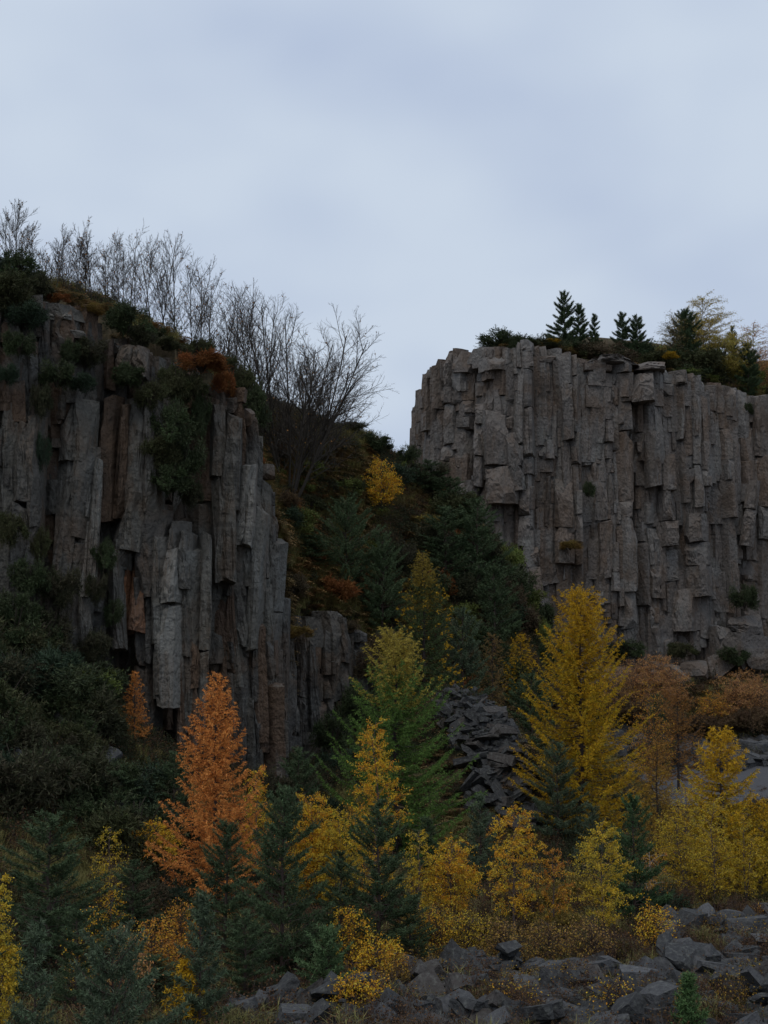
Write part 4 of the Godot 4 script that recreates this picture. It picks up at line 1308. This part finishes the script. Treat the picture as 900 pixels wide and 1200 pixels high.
	# gorse along the rim of the tall cliff
	for k in 26:
		var px := lerpf(545, 905, k / 25.0) + rf(-6, 6)
		var depth := lerpf(115.5, 121.0, k / 25.0) + rf(-1.0, 1.5)
		var p := ground_point(px, depth)
		var r := rf(0.8, 1.5)
		bush(["gorse0", "gorse3", "leafy0", "gorse1", "brown1"][rng.randi() % 5], p + Vector3(0, r * 0.2, 0), r * 1.5, r * rf(0.6, 1.0), "low green gorse bush along the rim of the tall columned cliff", "gorse along the tall cliff's rim")
	for k in 26:
		var px := rf(750, 1010)
		var depth := rf(122.5, 133.0)
		var p := ground_point(px, depth)
		var r := rf(1.2, 2.2)
		bush(["gorse0", "leafy0", "leafy1", "gorse3"][k % 4], p + Vector3(0, r * 0.4, 0), r * 1.2, r, "rounded bush among the birches on top of the tall cliff", "bushes among the cliff top birches")
	face_bush("yellow0", 786, 417, 117.5, 10, 6, "bright yellow bush on the rim of the tall cliff", "", "gorse_bush")
	face_bush("yellow0", 648, 400, 115.5, 9, 4, "low yellowish bush on the rim beside the tallest rim pine", "", "gorse_bush")
	for a in [[872, 702, 114, 16, 22], [860, 770, 111, 20, 16], [735, 762, 111, 26, 14], [800, 762, 112, 18, 14], [875, 480, 119, 8, 10], [690, 575, 111, 8, 14], [735, 570, 113, 7, 22]]:
		face_bush("gorse%d" % (rng.randi() % 5), a[0], a[1], a[2], a[3], a[4], "dark ivy-like bush growing out of the tall columned cliff", "bushes on the tall cliff", "cliff_bush")
	face_bush("straw0", 668, 640, 110.2, 14, 8, "yellow-brown grass ledge on the tall cliff", "", "grass_tussock", "grass")
	# dark scrub in front of the stone bank
	for a in [[740, 835, 103, 26, 22], [800, 850, 103, 28, 20], [840, 850, 104, 30, 20], [880, 845, 104, 28, 22], [700, 840, 103, 26, 24], [770, 880, 101, 20, 14]]:
		face_bush("brown%d" % (rng.randi() % 2), a[0], a[1], a[2], a[3], a[4], "dark brown scrub bush behind the stone bank", "scrub behind the stone bank", "scrub_bush")
	# scrub under the trees
	for k in 34:
		var px := rf(-20, 770)
		var depth := rf(40.0, 52.0)
		if px < 260.0 and depth < 36.0: continue
		var p := ground_point(px, depth)
		var r := rf(0.55, 1.05)
		bush(["brown0", "brown1", "gorse2", "gorse4", "leafy1"][rng.randi() % 5], p + Vector3(0, r * 0.3, 0), r, r, "low dim scrub bush under the birches and pines", "scrub under the trees", "scrub_bush")

func make_track() -> void:
	var s := Shape.new()
	var last := []
	for k in 81:
		var row := []
		for j in 33:
			var depth := lerpf(86.0, 100.6, j / 32.0) + sin(k * 0.21) * 0.5
			var x := lerpf(15.0, 50.0, k / 80.0)
			row.append(Vector3(x, ground_y(x, depth) + 0.1, -depth))
		if k > 0:
			for j in 32:
				s.tri(last[j], last[j + 1], row[j], Color(1, 1, 1))
				s.tri(last[j + 1], row[j + 1], row[j], Color(1, 1, 1))
		last = row
	var o := part("gravel_track", s.mesh(), mats["gravel"], self)
	tag(o, "pale grey gravel track crossing the quarry floor", "", "", "structure")

# ------------------------------------------------------------------ sky
func make_sky() -> PanoramaSkyMaterial:
	var w := 768
	var h := 384
	var im := Image.create(w, h, false, Image.FORMAT_RGBF)
	var n := FastNoiseLite.new()
	n.seed = 12
	n.frequency = 1.0
	n.fractal_octaves = 5
	n.fractal_gain = 0.45
	for j in h:
		var up := (0.5 - (j + 0.5) / h) * PI
		for i in w:
			var az := (i + 0.5) / w * TAU
			var d := Vector3(sin(az) * cos(up), sin(up), -cos(az) * cos(up))
			# sheets of cloud seen from below are drawn out near the horizon
			var k := 1.0 / (absf(d.y) + 0.35)
			var q := n.get_noise_3d(d.x * k * 2.4, d.y * 3.2, d.z * k * 2.4)
			var t := clampf(0.5 + q * 1.25, 0.0, 1.0)
			var c := Vector3(0.465, 0.55, 0.71).lerp(Vector3(0.58, 0.665, 0.785), t)
			im.set_pixel(i, j, Color(c.x, c.y, c.z))
	var m := PanoramaSkyMaterial.new()
	m.panorama = ImageTexture.create_from_image(im)
	return m

# ------------------------------------------------------------------ build
func _ready() -> void:
	var cam := Camera3D.new()
	cam.name = "camera"
	cam.fov = rad_to_deg(2.0 * atan(600.0 / FOCAL))
	cam.near = 0.1
	cam.far = 6000.0
	cam.position = EYE
	cam.rotation.x = PITCH
	add_child(cam)
	cam.current = true
	var env := Environment.new()
	env.background_mode = Environment.BG_SKY
	var sky := Sky.new()
	sky.sky_material = make_sky()
	env.sky = sky
	env.tonemap_mode = Environment.TONE_MAPPER_LINEAR
	env.tonemap_exposure = 1.0
	env.sdfgi_enabled = true
	env.ssao_enabled = true
	env.ssil_enabled = true
	var we := WorldEnvironment.new()
	we.name = "environment"
	we.environment = env
	add_child(we)
	var sun := DirectionalLight3D.new()
	sun.name = "sun"
	sun.light_energy = 0.32
	sun.light_angular_distance = 40.0
	sun.light_color = Color(1.0, 0.97, 0.93)
	sun.shadow_enabled = true
	sun.rotation_degrees = Vector3(-62, -25, 0)
	add_child(sun)

	lump.seed = 4
	lump.frequency = 0.05
	fine.seed = 8
	fine.frequency = 0.05
	chip.seed = 15
	chip.noise_type = FastNoiseLite.TYPE_CELLULAR
	chip.cellular_return_type = FastNoiseLite.RETURN_CELL_VALUE
	chip.cellular_jitter = 1.0
	chip.frequency = 0.11
	make_materials()
	make_rocks()
	make_terrain()
	make_faces()
	make_track()
	make_stones()
	make_larches()
	make_pines()
	make_birches()
	make_bare_trees()
	make_bushes()
	make_all_bushes()
	make_undergrowth()
